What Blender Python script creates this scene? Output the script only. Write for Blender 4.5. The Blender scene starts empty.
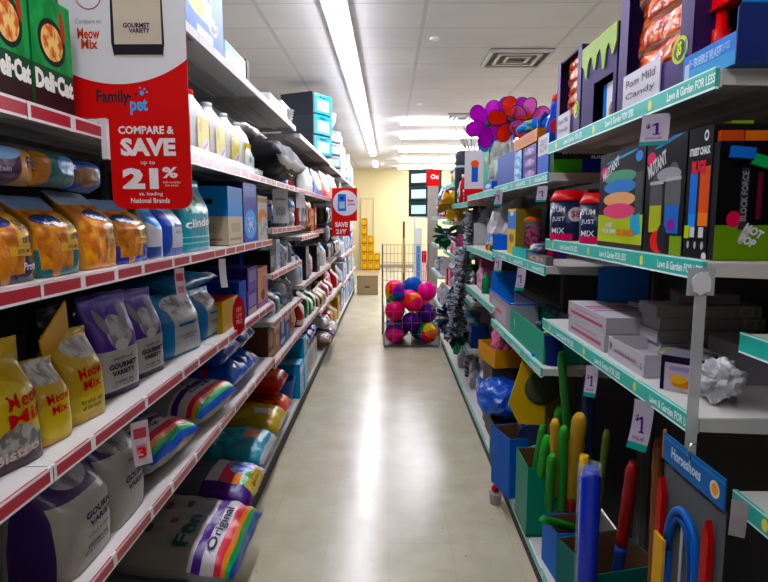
import bpy, bmesh, math, random
from mathutils import Vector, Matrix, noise
PI = math.pi
SC = bpy.context.scene
COL = SC.collection
# ------------------------------------------------------------------ camera numbers
FPX, EYE = 591.0, 1.6
PITCH = math.atan(74 / FPX); YAW = math.atan(5 / math.hypot(FPX, 74))
VF = Vector((-math.sin(YAW) * math.cos(PITCH), math.cos(YAW) * math.cos(PITCH), -math.sin(PITCH)))
VR = Vector((math.cos(YAW), math.sin(YAW), 0)); VU = VR.cross(VF)
def sY(px, X, z):          # distance along the aisle of the point (X, ?, z) seen in column px
    a = (px - 384) / FPX; z -= EYE
    return (a * (X * VF.x + z * VF.z) - X * VR.x) / (VR.y - a * VF.y)
def sZ(py, X, Y):          # height of the point (X, Y, ?) seen in row py
    b = (291 - py) / FPX
    return EYE + (b * (X * VF.x + Y * VF.y) - X * VU.x - Y * VU.y) / (VU.z - b * VF.z)
def atY(px, py, Y):
    d = VF + VR * ((px - 384) / FPX) + VU * ((291 - py) / FPX); t = Y / d.y
    return Vector((d.x * t, Y, EYE + d.z * t))
# ------------------------------------------------------------------ materials
RICH = [1.0, 1.0]; SPEC = [.5]
def lin(c):
    if isinstance(c, str):
        c = c.lstrip('#'); c = [int(c[i:i + 2], 16) / 255 for i in (0, 2, 4)]
    c = [x / 12.92 if x <= .04045 else ((x + .055) / 1.055) ** 2.4 for x in c[:3]]
    l = sum(c) / 3   # printed inks: deeper and more saturated
    return tuple(min(1, max(.001, (l + (x - l) * RICH[0]) * RICH[1])) for x in c) + (1,)
MATS = {}
def mat(col, rough=.5, metal=0, emit=0, trans=0, alpha=1, bump=0, bscale=40, key=None):
    k = key or ('m', col, rough, metal, emit, trans, alpha, bump, bscale)
    if k in MATS: return MATS[k]
    m = bpy.data.materials.new('surface'); m.use_nodes = True; nt = m.node_tree
    b = nt.nodes['Principled BSDF']
    b.inputs['Base Color'].default_value = lin(col); b.inputs['Roughness'].default_value = rough
    b.inputs['Metallic'].default_value = metal; b.inputs['Transmission Weight'].default_value = trans
    b.inputs['Specular IOR Level'].default_value = .42 if bump else SPEC[0]
    b.inputs['Alpha'].default_value = alpha
    if emit: b.inputs['Emission Color'].default_value = lin(col); b.inputs['Emission Strength'].default_value = emit
    if bump: add_bump(nt, b, bump, bscale)
    MATS[k] = m
    return m
def add_bump(nt, b, strength, scale):
    tc = nt.nodes.new('ShaderNodeTexCoord'); n = nt.nodes.new('ShaderNodeTexNoise'); n.inputs['Scale'].default_value = scale
    n.inputs['Detail'].default_value = 3; n.inputs['Distortion'].default_value = .6
    bp = nt.nodes.new('ShaderNodeBump'); bp.inputs['Strength'].default_value = strength; bp.inputs['Distance'].default_value = .01
    nt.links.new(tc.outputs['Object'], n.inputs['Vector']); nt.links.new(n.outputs['Fac'], bp.inputs['Height'])
    nt.links.new(bp.outputs['Normal'], b.inputs['Normal'])
ART = {}
def art(base, shapes, rough=.4, bump=0, bscale=30, metal=0):
    """printed face: e ellipse, r rectangle (cx, cy, rx, ry, colour[, turn]), p / q the same filled with a two-colour mottle"""
    key = (base, tuple(map(tuple, shapes)), rough, bump, bscale, metal)
    if key in ART: return ART[key]
    m = bpy.data.materials.new('printed_face'); m.use_nodes = True; nt = m.node_tree; N = nt.nodes; L = nt.links
    b = N['Principled BSDF']; b.inputs['Roughness'].default_value = rough; b.inputs['Metallic'].default_value = metal; b.inputs['Specular IOR Level'].default_value = .42 if bump else SPEC[0]
    uv = N.new('ShaderNodeTexCoord').outputs['UV']
    rgb = N.new('ShaderNodeRGB'); rgb.outputs[0].default_value = lin(base); cur = rgb.outputs[0]; nz = None
    for s in shapes:
        k, cx, cy, rx, ry, c = s[:6]
        mp = N.new('ShaderNodeMapping'); mp.vector_type = 'TEXTURE'
        mp.inputs['Location'].default_value = (cx, cy, 0); mp.inputs['Scale'].default_value = (rx, ry, 1)
        if k in 'er' and len(s) > 6: mp.inputs['Rotation'].default_value = (0, 0, s[6])
        L.new(uv, mp.inputs['Vector'])
        if k in 'ep':
            ln = N.new('ShaderNodeVectorMath'); ln.operation = 'LENGTH'; L.new(mp.outputs[0], ln.inputs[0]); v = ln.outputs['Value']
        else:
            ab = N.new('ShaderNodeVectorMath'); ab.operation = 'ABSOLUTE'; L.new(mp.outputs[0], ab.inputs[0])
            sp = N.new('ShaderNodeSeparateXYZ'); L.new(ab.outputs[0], sp.inputs[0])
            mx = N.new('ShaderNodeMath'); mx.operation = 'MAXIMUM'; L.new(sp.outputs[0], mx.inputs[0]); L.new(sp.outputs[1], mx.inputs[1]); v = mx.outputs[0]
        lt = N.new('ShaderNodeMath'); lt.operation = 'LESS_THAN'; L.new(v, lt.inputs[0]); lt.inputs[1].default_value = 1
        mix = N.new('ShaderNodeMix'); mix.data_type = 'RGBA'
        L.new(lt.outputs[0], mix.inputs[0]); L.new(cur, mix.inputs[6])
        if k in 'pq':
            n = N.new('ShaderNodeTexNoise'); n.inputs['Scale'].default_value = s[8] if len(s) > 8 else 12; n.inputs['Detail'].default_value = 2
            L.new(uv, n.inputs['Vector'])
            rp = N.new('ShaderNodeValToRGB'); rp.color_ramp.elements[0].color = lin(c); rp.color_ramp.elements[1].color = lin(s[6])
            rp.color_ramp.elements[0].position = .42; rp.color_ramp.elements[1].position = .56
            L.new(n.outputs['Fac'], rp.inputs[0]); L.new(rp.outputs[0], mix.inputs[7])
        else: mix.inputs[7].default_value = lin(c)
        cur = mix.outputs[2]
    L.new(cur, b.inputs['Base Color'])
    if bump: add_bump(nt, b, bump, bscale)
    ART[key] = m
    return m
# ------------------------------------------------------------------ objects
def obj(name, me, mats=(), parent=None, loc=(0, 0, 0), rot=(0, 0, 0), smooth=False):
    if isinstance(me, bmesh.types.BMesh):
        bm = me; me = bpy.data.meshes.new(name)
        if smooth:
            for f in bm.faces: f.smooth = True
        bm.normal_update(); bm.to_mesh(me); bm.free()
    if not isinstance(mats, (list, tuple)): mats = [mats]
    if not me.materials:
        for m in mats: me.materials.append(m)
    o = bpy.data.objects.new(name, me); COL.objects.link(o)
    o.location = loc; o.rotation_euler = rot
    if parent: o.parent = parent
    return o
def empty(name, loc, rz=0):
    o = bpy.data.objects.new(name, None); COL.objects.link(o); o.location = loc; o.rotation_euler = (0, 0, rz); o.empty_display_size = .05
    return o
def tag(o, label, cat, group=None):
    o['label'] = label; o['category'] = cat
    if group: o['group'] = group
    return o
def struct(name, me, mats): 
    o = obj(name, me, mats); o['kind'] = 'structure'; return o
def clone(src, loc, rot=None, label=None, group=None):
    r = src.copy(); COL.objects.link(r); r.location = loc
    if rot is not None: r.rotation_euler = rot
    if label: r['label'] = label
    if group: r['group'] = group
    for ch in list(src.children):
        c = ch.copy(); COL.objects.link(c); c.parent = r
        for g in list(ch.children):
            d = g.copy(); COL.objects.link(d); d.parent = c
    return r
def BM():
    bm = bmesh.new(); bm.loops.layers.uv.new('UVMap'); return bm
def bx(bm, x0, x1, y0, y1, z0, z1, mi=(0, 0, 0)):
    """box; mi = material of front/back (y), sides (x), top/bottom"""
    if isinstance(mi, int): mi = (mi, mi, mi)
    uv = bm.loops.layers.uv.verify()
    v = [bm.verts.new((x, y, z)) for z in (z0, z1) for y in (y0, y1) for x in (x0, x1)]
    Q = [((0, 1, 5, 4), 0), ((3, 2, 6, 7), 0), ((2, 0, 4, 6), 1), ((1, 3, 7, 5), 1), ((4, 5, 7, 6), 2), ((2, 3, 1, 0), 2)]
    for q, k in Q:
        f = bm.faces.new([v[i] for i in q]); f.material_index = mi[k]
        for l, c in zip(f.loops, ((0, 0), (1, 0), (1, 1), (0, 1))): l[uv].uv = c
    return bm
def box_bm(w, d, h, mi=(0, 1, 2)):
    return bx(BM(), -w / 2, w / 2, -d / 2, d / 2, 0, h, mi)
def tube(bm, pts, r, n=8, mi=0, cap=True):
    """round tube through pts; r one radius or one per point"""
    uv = bm.loops.layers.uv.verify()
    pts = [Vector(p) for p in pts]; rs = r if isinstance(r, (list, tuple)) else [r] * len(pts)
    rings = []; up = None
    for i, p in enumerate(pts):
        t = (pts[min(i + 1, len(pts) - 1)] - pts[max(i - 1, 0)]).normalized()
        if up is None: up = Vector((0, 0, 1)) if abs(t.z) < .9 else Vector((1, 0, 0))
        a = t.cross(up).normalized(); b = a.cross(t).normalized(); up = b
        rings.append([bm.verts.new(p + (a * math.cos(2 * PI * k / n) + b * math.sin(2 * PI * k / n)) * rs[i]) for k in range(n)])
    for i in range(len(rings) - 1):
        for k in range(n):
            f = bm.faces.new((rings[i][k], rings[i][(k + 1) % n], rings[i + 1][(k + 1) % n], rings[i + 1][k])); f.smooth = True; f.material_index = mi
            for l, (cu, cv) in zip(f.loops, ((k / n, i), ((k + 1) / n, i), ((k + 1) / n, i + 1), (k / n, i + 1))): l[uv].uv = (cu, cv / (len(rings) - 1))
    if cap:
        for rg in (list(reversed(rings[0])), rings[-1]):
            f = bm.faces.new(rg); f.material_index = mi
    return bm
def lathe(bm, prof, n=20, mi=None, cx=0, cy=0, cz=0):
    """prof: (radius, z) list, mi: material per ring gap"""
    uv = bm.loops.layers.uv.verify()
    rings = [[bm.verts.new((cx + r * math.cos(2 * PI * k / n), cy + r * math.sin(2 * PI * k / n), cz + z)) for k in range(n)] for r, z in prof]
    z0, z1 = prof[0][1], prof[-1][1]
    for i in range(len(rings) - 1):
        for k in range(n):
            f = bm.faces.new((rings[i][k], rings[i][(k + 1) % n], rings[i + 1][(k + 1) % n], rings[i + 1][k])); f.smooth = True
            f.material_index = mi[i] if mi else 0
            for l, (cu, cv) in zip(f.loops, ((k, i), (k + 1, i), (k + 1, i + 1), (k, i + 1))): l[uv].uv = (((cu / n) + .75) % 1.0001 if False else cu / n, (prof[cv][1] - z0) / max(1e-6, z1 - z0))
    f = bm.faces.new(list(reversed(rings[0]))); f = bm.faces.new(rings[-1])
    f.material_index = mi[-1] if mi else 0
    return bm
def prism(bm, pts, y0, y1, mi=0, mi_side=None):
    """outline pts (x, z) extruded from y0 to y1 (front y0); uv over its bounds"""
    uv = bm.loops.layers.uv.verify()
    xs = [p[0] for p in pts]; zs = [p[1] for p in pts]; X0, X1, Z0, Z1 = min(xs), max(xs), min(zs), max(zs)
    A = [bm.verts.new((x, y0, z)) for x, z in pts]; B = [bm.verts.new((x, y1, z)) for x, z in pts]
    for vs, fl in ((A, 0), (list(reversed(B)), 1)):
        f = bm.faces.new(vs); f.material_index = mi
        for l in f.loops: l[uv].uv = ((l.vert.co.x - X0) / (X1 - X0), (l.vert.co.z - Z0) / (Z1 - Z0))
    for i in range(len(pts)):
        j = (i + 1) % len(pts)
        f = bm.faces.new((A[j], A[i], B[i], B[j])); f.material_index = mi if mi_side is None else mi_side
    return bm
def rrect(x0, x1, z0, z1, r, n=5, corners=(1, 1, 1, 1)):
    out = []
    for (cx, cz, a0), c in zip(((x0 + r, z0 + r, PI), (x1 - r, z0 + r, 1.5 * PI), (x1 - r, z1 - r, 0), (x0 + r, z1 - r, .5 * PI)), corners):
        if not c: out.append((x0 if a0 in (PI, .5 * PI) else x1, z0 if a0 in (PI, 1.5 * PI) else z1)); continue
        for k in range(n + 1):
            a = a0 + .5 * PI * k / n; out.append((cx + r * math.cos(a), cz + r * math.sin(a)))
    return out
# ------------------------------------------------------------------ soft packs
def nz(x, y, s): return noise.noise(Vector((x, y, s)))
def bag_fn(w, d, h, crimp):
    """half width, half depth and power of the cross-section at height share t"""
    def f(t):
        k = max(0, min(1, (t - .56) / (1 - crimp - .56)))
        hd = d / 2 * (1 - k ** 1.5) + .003
        hd *= .9 + .1 * math.sin(min(1, t / .3) * PI / 2)
        hw = w / 2 * (1 - .05 * math.sin(min(1, t * 1.1) * PI)) 
        return hw, hd, 4.5 - 2.0 * min(1, t * 1.2)
    return f
def bag_bm(w, d, h, seed=0, crimp=.1, wr=.004, n=36, rows=16, lean=0):
    f = bag_fn(w, d, h, crimp); bm = BM(); uv = bm.loops.layers.uv.active
    R = []
    for i in range(rows + 1):
        t = i / rows; hw, hd, p = f(t); ring = []
        for k in range(n):
            a = 2 * PI * k / n; c, s = math.cos(a), math.sin(a)
            x = hw * math.copysign(abs(c) ** (2 / p), c); y = hd * math.copysign(abs(s) ** (2 / p), s)
            q = nz(x * 22 + seed, t * h * 16 + (3 if s > 0 else 0), seed * .7) * wr * (.5 + t)
            y += q * (1 if abs(s) > .2 else 0) ; x += nz(t * 7, seed, a) * wr * .6
            y += lean * max(0, t - .55) ** 2 
            z = t * h + (nz(x * 15, seed, 9) * wr * 1.2 if t > .97 else 0)
            ring.append(bm.verts.new((x, y, z)))
        R.append(ring)
    for i in range(rows):
        for k in range(n):
            q = [R[i][k], R[i][(k + 1) % n], R[i + 1][(k + 1) % n], R[i + 1][k]]
            fc = bm.faces.new(q); fc.smooth = True
            a = 2 * PI * (k + .5) / n
            fc.material_index = 1 if (abs(math.sin(a)) < .35 and i < rows * (1 - crimp)) else 0
            for l in fc.loops: l[uv].uv = (l.vert.co.x / w + .5, l.vert.co.z / h)
    bm.faces.new(list(reversed(R[0]))).material_index = 1; bm.faces.new(R[-1])
    def surf(x, z):
        t = max(0, min(1, z / h)); hw, hd, p = f(t)
        return -hd * max(0, 1 - min(1, abs(x / hw)) ** p) ** (1 / p) + lean * max(0, t - .55) ** 2 - wr * .4 * (.5 + t) - .001
    return bm, surf
def pouch_bm(w, d, h, seed=0, wr=.004, nx=22, nzz=22, flat=.6, ends=True):
    """pillow pack in the x-z plane, front -y, origin at the middle of its lower edge"""
    bm = BM(); uv = bm.loops.layers.uv.active
    def hd(x, z):
        a = min(1, abs(2 * x / w)); b = min(1, abs(2 * z / h - 1) * (1.06 if ends else 1))
        return d / 2 * max(0, 1 - a ** 3) ** flat * max(0, 1 - b ** 4) ** flat
    def P(i, k, s):
        x = w * (i / nx - .5); z = h * k / nzz; e = hd(x, z)
        y = s * (e + .0006) + nz(x * 20 + seed, z * 20, s + seed) * wr * (1 if 0 < i < nx and 0 < k < nzz else 0)
        b = abs(2 * k / nzz - 1)
        x2 = x * (1 - .05 * math.sin(PI * k / nzz)); 
        y += nz(x * 12, z * 12, seed + 5) * wr * 1.5
        return (x2, y, z + nz(x * 9, seed, k * .3) * wr)
    F = {(i, k, s): None for i in range(nx + 1) for k in range(nzz + 1) for s in (-1, 1)}
    for i in range(nx + 1):
        for k in range(nzz + 1):
            edge = i in (0, nx) or k in (0, nzz)
            v = bm.verts.new(P(i, k, -1)); F[i, k, -1] = v
            F[i, k, 1] = v if edge else bm.verts.new(P(i, k, 1))
    for s in (-1, 1):
        for i in range(nx):
            for k in range(nzz):
                q = [F[i, k, s], F[i + 1, k, s], F[i + 1, k + 1, s], F[i, k + 1, s]]
                uvs = [(i / nx, k / nzz), ((i + 1) / nx, k / nzz), ((i + 1) / nx, (k + 1) / nzz), (i / nx, (k + 1) / nzz)]
                if s > 0: q.reverse(); uvs.reverse()
                fc = bm.faces.new(q); fc.smooth = True; fc.material_index = 0 if s < 0 else 1
                for l, c in zip(fc.loops, uvs): l[uv].uv = c
    return bm, (lambda x, z: -hd(x, z) - wr * .6 - .001)
# ------------------------------------------------------------------ lettering
TXT = {}
def text_mesh(s, bold):
    k = (s, bold)
    if k in TXT: return TXT[k]
    cu = bpy.data.curves.new('t', 'FONT'); cu.body = s; cu.resolution_u = 2; cu.offset = bold; cu.align_x = 'CENTER'
    o = bpy.data.objects.new('t', cu); me = bpy.data.meshes.new_from_object(o)
    vs = [tuple(v.co) for v in me.vertices]; fs = [tuple(p.vertices) for p in me.polygons]
    bpy.data.objects.remove(o); bpy.data.meshes.remove(me); bpy.data.curves.remove(cu)
    x0 = min(v[0] for v in vs); x1 = max(v[0] for v in vs); y0 = min(v[1] for v in vs); y1 = max(v[1] for v in vs)
    TXT[k] = ([((v[0] - x0) / (x1 - x0) - .5, (v[1] - y0) / (y1 - y0) - .5) for v in vs], fs)
    return TXT[k]
def txt(parent, s, cx, cz, W, H, m, surf=None, ang=0, bold=.02, face='F', name='lettering', flip=False):
    """write s on the parent's front (F, -y), left (L, -x), right (R, +x) or top (T) face; surf(a, b) = offset of that face"""
    vs, fs = text_mesh(s, bold); ca, sa = math.cos(ang), math.sin(ang); out = []
    for u, v in vs:
        a = cx + u * W * ca - v * H * sa; b = cz + u * W * sa + v * H * ca
        off = surf(a, b) if callable(surf) else (surf or 0)
        out.append({'F': (a, off, b), 'L': (off, -a, b), 'R': (off, a, b), 'T': (a, b, off)}[face])
    me = bpy.data.meshes.new(name); me.from_pydata(out, [], fs); me.materials.append(m)
    o = bpy.data.objects.new(name, me); COL.objects.link(o); o.parent = parent
    return o
def patch(parent, name, x0, x1, z0, z1, surf, m, n=8, ell=False, label=None):
    """a printed label lying on the parent's front"""
    bm = BM(); uv = bm.loops.layers.uv.active; V = {}
    for i in range(n + 1):
        for k in range(n + 1):
            a, b = i / n * 2 - 1, k / n * 2 - 1
            if ell: a, b = a * math.sqrt(1 - b * b / 2), b * math.sqrt(1 - a * a / 2)
            x = (x0 + x1) / 2 + a * (x1 - x0) / 2; z = (z0 + z1) / 2 + b * (z1 - z0) / 2
            V[i, k] = bm.verts.new((x, (surf(x, z) if callable(surf) else surf), z))
    for i in range(n):
        for k in range(n):
            f = bm.faces.new((V[i, k], V[i + 1, k], V[i + 1, k + 1], V[i, k + 1])); f.smooth = True
            for l, c in zip(f.loops, ((i, k), (i + 1, k), (i + 1, k + 1), (i, k + 1))): l[uv].uv = (c[0] / n, c[1] / n)
    o = obj(name, bm, m, parent)
    if label: o['label'] = label
    return o
# ------------------------------------------------------------------ putting packs on shelves
def span(side, px0, px1, z, X):
    Y = sorted((sY(px0, X, z), sY(px1, X, z))); return Y[0], Y[1]
def pack(kind, side, px0, px1, ytop, z, name, label, cat, mats, X=None, d=.12, texts=(), yaw=0, group=None, lean=0, seed=None, h=None, wr=.004, crimp=.1, w=None, gap=.004, tilt=0, flat=.6):
    """one pack whose front spans columns px0..px1 and reaches row ytop, standing at height z on the left (-1) or right (1) run"""
    if X is None: X = -.745 if side < 0 else .665
    Y0, Y1 = span(side, px0, px1, z, X)
    if w is None: w = Y1 - Y0 - gap
    if h is None: h = sZ(ytop, X, Y0 + (Y1 - Y0) * .3) - z
    if seed is None: seed = (px0 * 7.3 + ytop) % 50
    cx = X + side * d / 2; cy = (Y0 + Y1) / 2
    rz = (PI / 2 if side < 0 else -PI / 2) + yaw
    m = list(mats) + [mats[-1]] * (3 - len(mats))
    if kind == 'box':
        o = obj(name, box_bm(w, d, h), m); sf = -d / 2 - .0012; s2 = sf
    elif kind == 'bag':
        bm, sf = bag_bm(w, d, h, seed, lean=lean, wr=wr, crimp=crimp); o = obj(name, bm, m)
    elif kind == 'pouch':
        bm, sf = pouch_bm(w, d, h, seed, wr=wr, flat=flat); o = obj(name, bm, m)
    o.location = (cx, cy, z + .0015); o.rotation_euler = (tilt, 0, rz)
    tag(o, label, cat, group)
    for t in texts:
        s, u, v, wu, hv, mm = t[:6]; ang = t[6] if len(t) > 6 else 0
        txt(o, s, (u - .5) * w, v * h, wu * w, hv * h, mm, sf, ang, bold=t[7] if len(t) > 7 else .02)
    return o
def lying(side, px0, px1, z, L, th, name, label, cat, mats, X=None, texts=(), group=None, seed=None, yaw=0, pitch=0, w=None, wr=.006, flat=.38, over=0):
    """pillow pack lying flat, its short end towards the aisle; L long into the shelf, th thick, resting at height z"""
    if X is None: X = -.735 if side < 0 else .65
    Y0, Y1 = span(side, px0, px1, z + th / 2, X)
    if w is None: w = Y1 - Y0
    if seed is None: seed = (px0 * 3.1 + px1) % 50
    bm, sf = pouch_bm(w, th, L, seed, wr=wr, flat=flat)
    o = obj(name, bm, list(mats) + [mats[-1]])
    o.location = (X, (Y0 + Y1) / 2, z + th / 2 + wr * 1.3 + .003); o.rotation_euler = (-PI / 2 + pitch, 0, (PI / 2 if side < 0 else -PI / 2) + yaw)
    tag(o, label, cat, group)
    for t in texts:
        s, u, v, wu, hv, mm = t[:6]; ang = t[6] if len(t) > 6 else 0
        txt(o, s, (u - .5) * w, v * L, wu * w, hv * L, mm, sf, ang)
    return o
WHITE = mat('#e8e8e6', .4); BLACK = mat('#15151a', .4); REDL = mat('#b01e30', .4); NAVY = mat('#1d2f6d', .4)
# ================================================================== the room
HC = 3.08; YF = 18.8; YB = -4.0; XL, XR = -7.0, 8.0
def floor_mat():
    m = bpy.data.materials.new('vinyl_tile_floor'); m.use_nodes = True; nt = m.node_tree; N = nt.nodes; L = nt.links; b = N['Principled BSDF']
    tc = N.new('ShaderNodeTexCoord'); n = N.new('ShaderNodeTexNoise'); n.inputs['Scale'].default_value = 3.2; n.inputs['Detail'].default_value = 9; n.inputs['Roughness'].default_value = .7
    L.new(tc.outputs['Object'], n.inputs['Vector'])
    r = N.new('ShaderNodeValToRGB'); r.color_ramp.elements[0].color = lin('#a89f88'); r.color_ramp.elements[1].color = lin('#bcb49d')
    r.color_ramp.elements[0].position = .3; r.color_ramp.elements[1].position = .7; L.new(n.outputs['Fac'], r.inputs[0])
    br = N.new('ShaderNodeTexBrick'); br.offset = 0; br.inputs['Scale'].default_value = 1; br.inputs['Brick Width'].default_value = .3048; br.inputs['Row Height'].default_value = .3048
    br.inputs['Mortar Size'].default_value = .0011; br.inputs['Color1'].default_value = (1, 1, 1, 1); br.inputs['Color2'].default_value = (.965, .965, .955, 1); br.inputs['Mortar'].default_value = (.8, .78, .74, 1)
    L.new(tc.outputs['Object'], br.inputs['Vector'])
    mx = N.new('ShaderNodeMix'); mx.data_type = 'RGBA'; mx.blend_type = 'MULTIPLY'; mx.inputs[0].default_value = 1
    L.new(r.outputs[0], mx.inputs[6]); L.new(br.outputs['Color'], mx.inputs[7])
    v = N.new('ShaderNodeTexVoronoi'); v.inputs['Scale'].default_value = 9; L.new(tc.outputs['Object'], v.inputs['Vector'])   # scuffs
    lt = N.new('ShaderNodeMath'); lt.operation = 'LESS_THAN'; lt.inputs[1].default_value = .045; L.new(v.outputs['Distance'], lt.inputs[0])
    m2 = N.new('ShaderNodeMix'); m2.data_type = 'RGBA'; L.new(lt.outputs[0], m2.inputs[0]); L.new(mx.outputs[2], m2.inputs[6]); m2.inputs[7].default_value = lin('#7b7466')
    L.new(m2.outputs[2], b.inputs['Base Color'])
    rr = N.new('ShaderNodeMapRange'); rr.inputs[3].default_value = .16; rr.inputs[4].default_value = .3; L.new(n.outputs['Fac'], rr.inputs[0]); L.new(rr.outputs[0], b.inputs['Roughness'])
    n2 = N.new('ShaderNodeTexNoise'); n2.inputs['Scale'].default_value = 5; L.new(tc.outputs['Object'], n2.inputs['Vector'])
    bp = N.new('ShaderNodeBump'); bp.inputs['Strength'].default_value = .12; bp.inputs['Distance'].default_value = .02; L.new(n2.outputs['Fac'], bp.inputs['Height']); L.new(bp.outputs[0], b.inputs['Normal'])
    return m
def ceil_mat():
    m = bpy.data.materials.new('ceiling_tiles'); m.use_nodes = True; nt = m.node_tree; N = nt.nodes; L = nt.links; b = N['Principled BSDF']; b.inputs['Roughness'].default_value = .9
    tc = N.new('ShaderNodeTexCoord'); sp = N.new('ShaderNodeSeparateXYZ'); L.new(tc.outputs['Object'], sp.inputs[0])
    def line(o, ph, step, hw):
        a = N.new('ShaderNodeMath'); a.operation = 'SUBTRACT'; L.new(sp.outputs[o], a.inputs[0]); a.inputs[1].default_value = ph - step / 2
        f = N.new('ShaderNodeMath'); f.operation = 'FLOORED_MODULO'; L.new(a.outputs[0], f.inputs[0]); f.inputs[1].default_value = step
        s = N.new('ShaderNodeMath'); s.operation = 'SUBTRACT'; L.new(f.outputs[0], s.inputs[0]); s.inputs[1].default_value = step / 2
        q = N.new('ShaderNodeMath'); q.operation = 'ABSOLUTE'; L.new(s.outputs[0], q.inputs[0])
        t = N.new('ShaderNodeMath'); t.operation = 'LESS_THAN'; L.new(q.outputs[0], t.inputs[0]); t.inputs[1].default_value = hw
        return t.outputs[0]
    mx = N.new('ShaderNodeMath'); mx.operation = 'MAXIMUM'; L.new(line(0, .26, 1.2, .016), mx.inputs[0]); L.new(line(1, 4.34, .55, .011), mx.inputs[1])
    n = N.new('ShaderNodeTexNoise'); n.inputs['Scale'].default_value = 1.1; n.inputs['Detail'].default_value = 6; L.new(tc.outputs['Object'], n.inputs['Vector'])
    r = N.new('ShaderNodeValToRGB'); r.color_ramp.elements[0].color = lin('#cfcdcb'); r.color_ramp.elements[1].color = lin('#dcdad8'); r.color_ramp.elements[0].position = .35; r.color_ramp.elements[1].position = .65
    L.new(n.outputs['Fac'], r.inputs[0])
    mi = N.new('ShaderNodeMix'); mi.data_type = 'RGBA'; L.new(mx.outputs[0], mi.inputs[0]); L.new(r.outputs[0], mi.inputs[6]); mi.inputs[7].default_value = lin('#c3c1c1')
    L.new(mi.outputs[2], b.inputs['Base Color'])
    return m
struct('floor', bx(BM(), XL, XR, YB, YF, -.1, 0), floor_mat())
struct('ceiling', bx(BM(), XL, XR, YB, YF, HC, HC + .1), ceil_mat())
cream = mat('#dccd9b', .8, bump=.05, bscale=4)
struct('wall_back', bx(BM(), XL, XR, YF, YF + .1, -.1, HC + .1), cream)
struct('wall_front', bx(BM(), XL, XR, YB - .1, YB, -.1, HC + .1), mat('#cfc9b8', .8))
struct('wall_left', bx(BM(), XL - .1, XL, YB, YF, -.1, HC + .1), mat('#cfc9b8', .8))
struct('wall_right', bx(BM(), XR, XR + .1, YB, YF, -.1, HC + .1), mat('#cfc9b8', .8))
# door in the far wall
bm = BM(); bx(bm, -.86, -.5, YF - .03, YF, 0, 2.15)
dr = struct('door_1', bm, mat('#d6c794', .6))
fr = BM(); bx(fr, -.9, -.86, YF - .05, YF, 0, 2.19); bx(fr, -.5, -.46, YF - .05, YF, 0, 2.19); bx(fr, -.86, -.5, YF - .05, YF, 2.15, 2.19)
obj('door_frame', fr, mat('#c4b483', .6), dr)
obj('door_handle', tube(BM(), [(-.56, YF - .08, 1.0), (-.52, YF - .08, 1.0), (-.52, YF - .03, 1.0)], .012), mat('#777777', .3, 1), dr)
struct('baseboard_back', bx(BM(), -.45, 8, YF - .02, YF, 0, .1), mat('#8c8270', .6))
# fluorescent strips
LAMP = mat('#f3f3ff', .5, emit=8, key='lamp')
def strip(x0, x1, y0, y1, label, group=None, w=.0):
    cx, cy = (x0 + x1) / 2, (y0 + y1) / 2
    t = empty('ceiling_light', (cx, cy, HC)); tag(t, label, 'ceiling light', group)
    hx, hy = (x1 - x0) / 2, (y1 - y0) / 2
    obj('housing', bx(BM(), -hx * 1.5 if hx < hy else -hx, hx * 1.5 if hx < hy else hx, -hy if hx < hy else -hy * .8, hy if hx < hy else hy * .8, -.03, -.002), mat('#d8d8d8', .5), t)
    d = BM()
    if hx < hy: prism(d, [(-hx, -.052), (-hx * .6, -.07), (hx * .6, -.07), (hx, -.052), (hx, -.032), (-hx, -.032)], -hy, hy)
    else: bx(d, -hx, hx, -hy, hy, -.075, -.032)
    obj('diffuser', d, LAMP, t)
    return t
names = ['nearest the camera, mostly overhead', 'in the middle of the row above the aisle', 'towards the far end of the row above the aisle', 'at the far end of the row, before the cream wall']
Ys = [-1.5, 2.4, 6.3, 10.2, 14.1]
for i in range(4):
    strip(-.435, -.315, Ys[i] + .01, Ys[i + 1] - .01, 'long white fluorescent strip light ' + names[i], 'strip lights in line above the aisle')
strip(-.43, -.32, 16.0, 17.2, 'short fluorescent strip seen end on beyond the long row', 'strip lights in line above the aisle')
for i, y in enumerate((9.3, 10.8, 13.0, 15.3, 17.6)):
    strip(.18 + i * .02, 4.2, y - (.05 if i == 0 else .12), y + (.05 if i == 0 else .12), 'crosswise fluorescent strip right of the aisle, ' + ('nearest of the five', 'second of the five counted from the camera', 'middle one of the five', 'second farthest of the five', 'farthest one, beside the cream wall')[i], 'crosswise strip lights at the back')
for k, (x, nm) in enumerate(((2.9, 'right'), (-3.4, 'left'))):  # two unseen strips added to raise the general light, hidden behind the goods
    strip(x - .07, x + .07, -1.5, 14, 'unseen fluorescent strip added for fill light over the neighbouring aisle on the ' + nm)
# vents, detectors
vm = mat('#b9b6b2', .5); vd = mat('#5d5a57', .8)
def vent(x0, x1, y0, y1, label):
    t = empty('ceiling_vent', ((x0 + x1) / 2, (y0 + y1) / 2, HC)); tag(t, label, 'vent', 'ceiling air vents'); a, b = (x1 - x0) / 2, (y1 - y0) / 2
    obj('backing', bx(BM(), -a, a, -b, b, -.006, -.001), vd, t)
    for i in range(3):
        s = 1 - i * .3; f = BM(); q = .03
        bx(f, -a * s, a * s, -b * s, -b * s + q, -.03, -.007); bx(f, -a * s, a * s, b * s - q, b * s, -.03, -.007)
        bx(f, -a * s, -a * s + q, -b * s + q, b * s - q, -.03, -.007); bx(f, a * s - q, a * s, -b * s + q, b * s - q, -.03, -.007)
        obj('frame' if i == 0 else 'louver', f, vm, t)
vent(.9, 1.47, 5.46, 6.04, 'square grey louvered air vent in the ceiling, the nearer one')
vent(.85, 1.32, 8.75, 9.35, 'square grey louvered air vent in the ceiling, the farther one')
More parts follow.
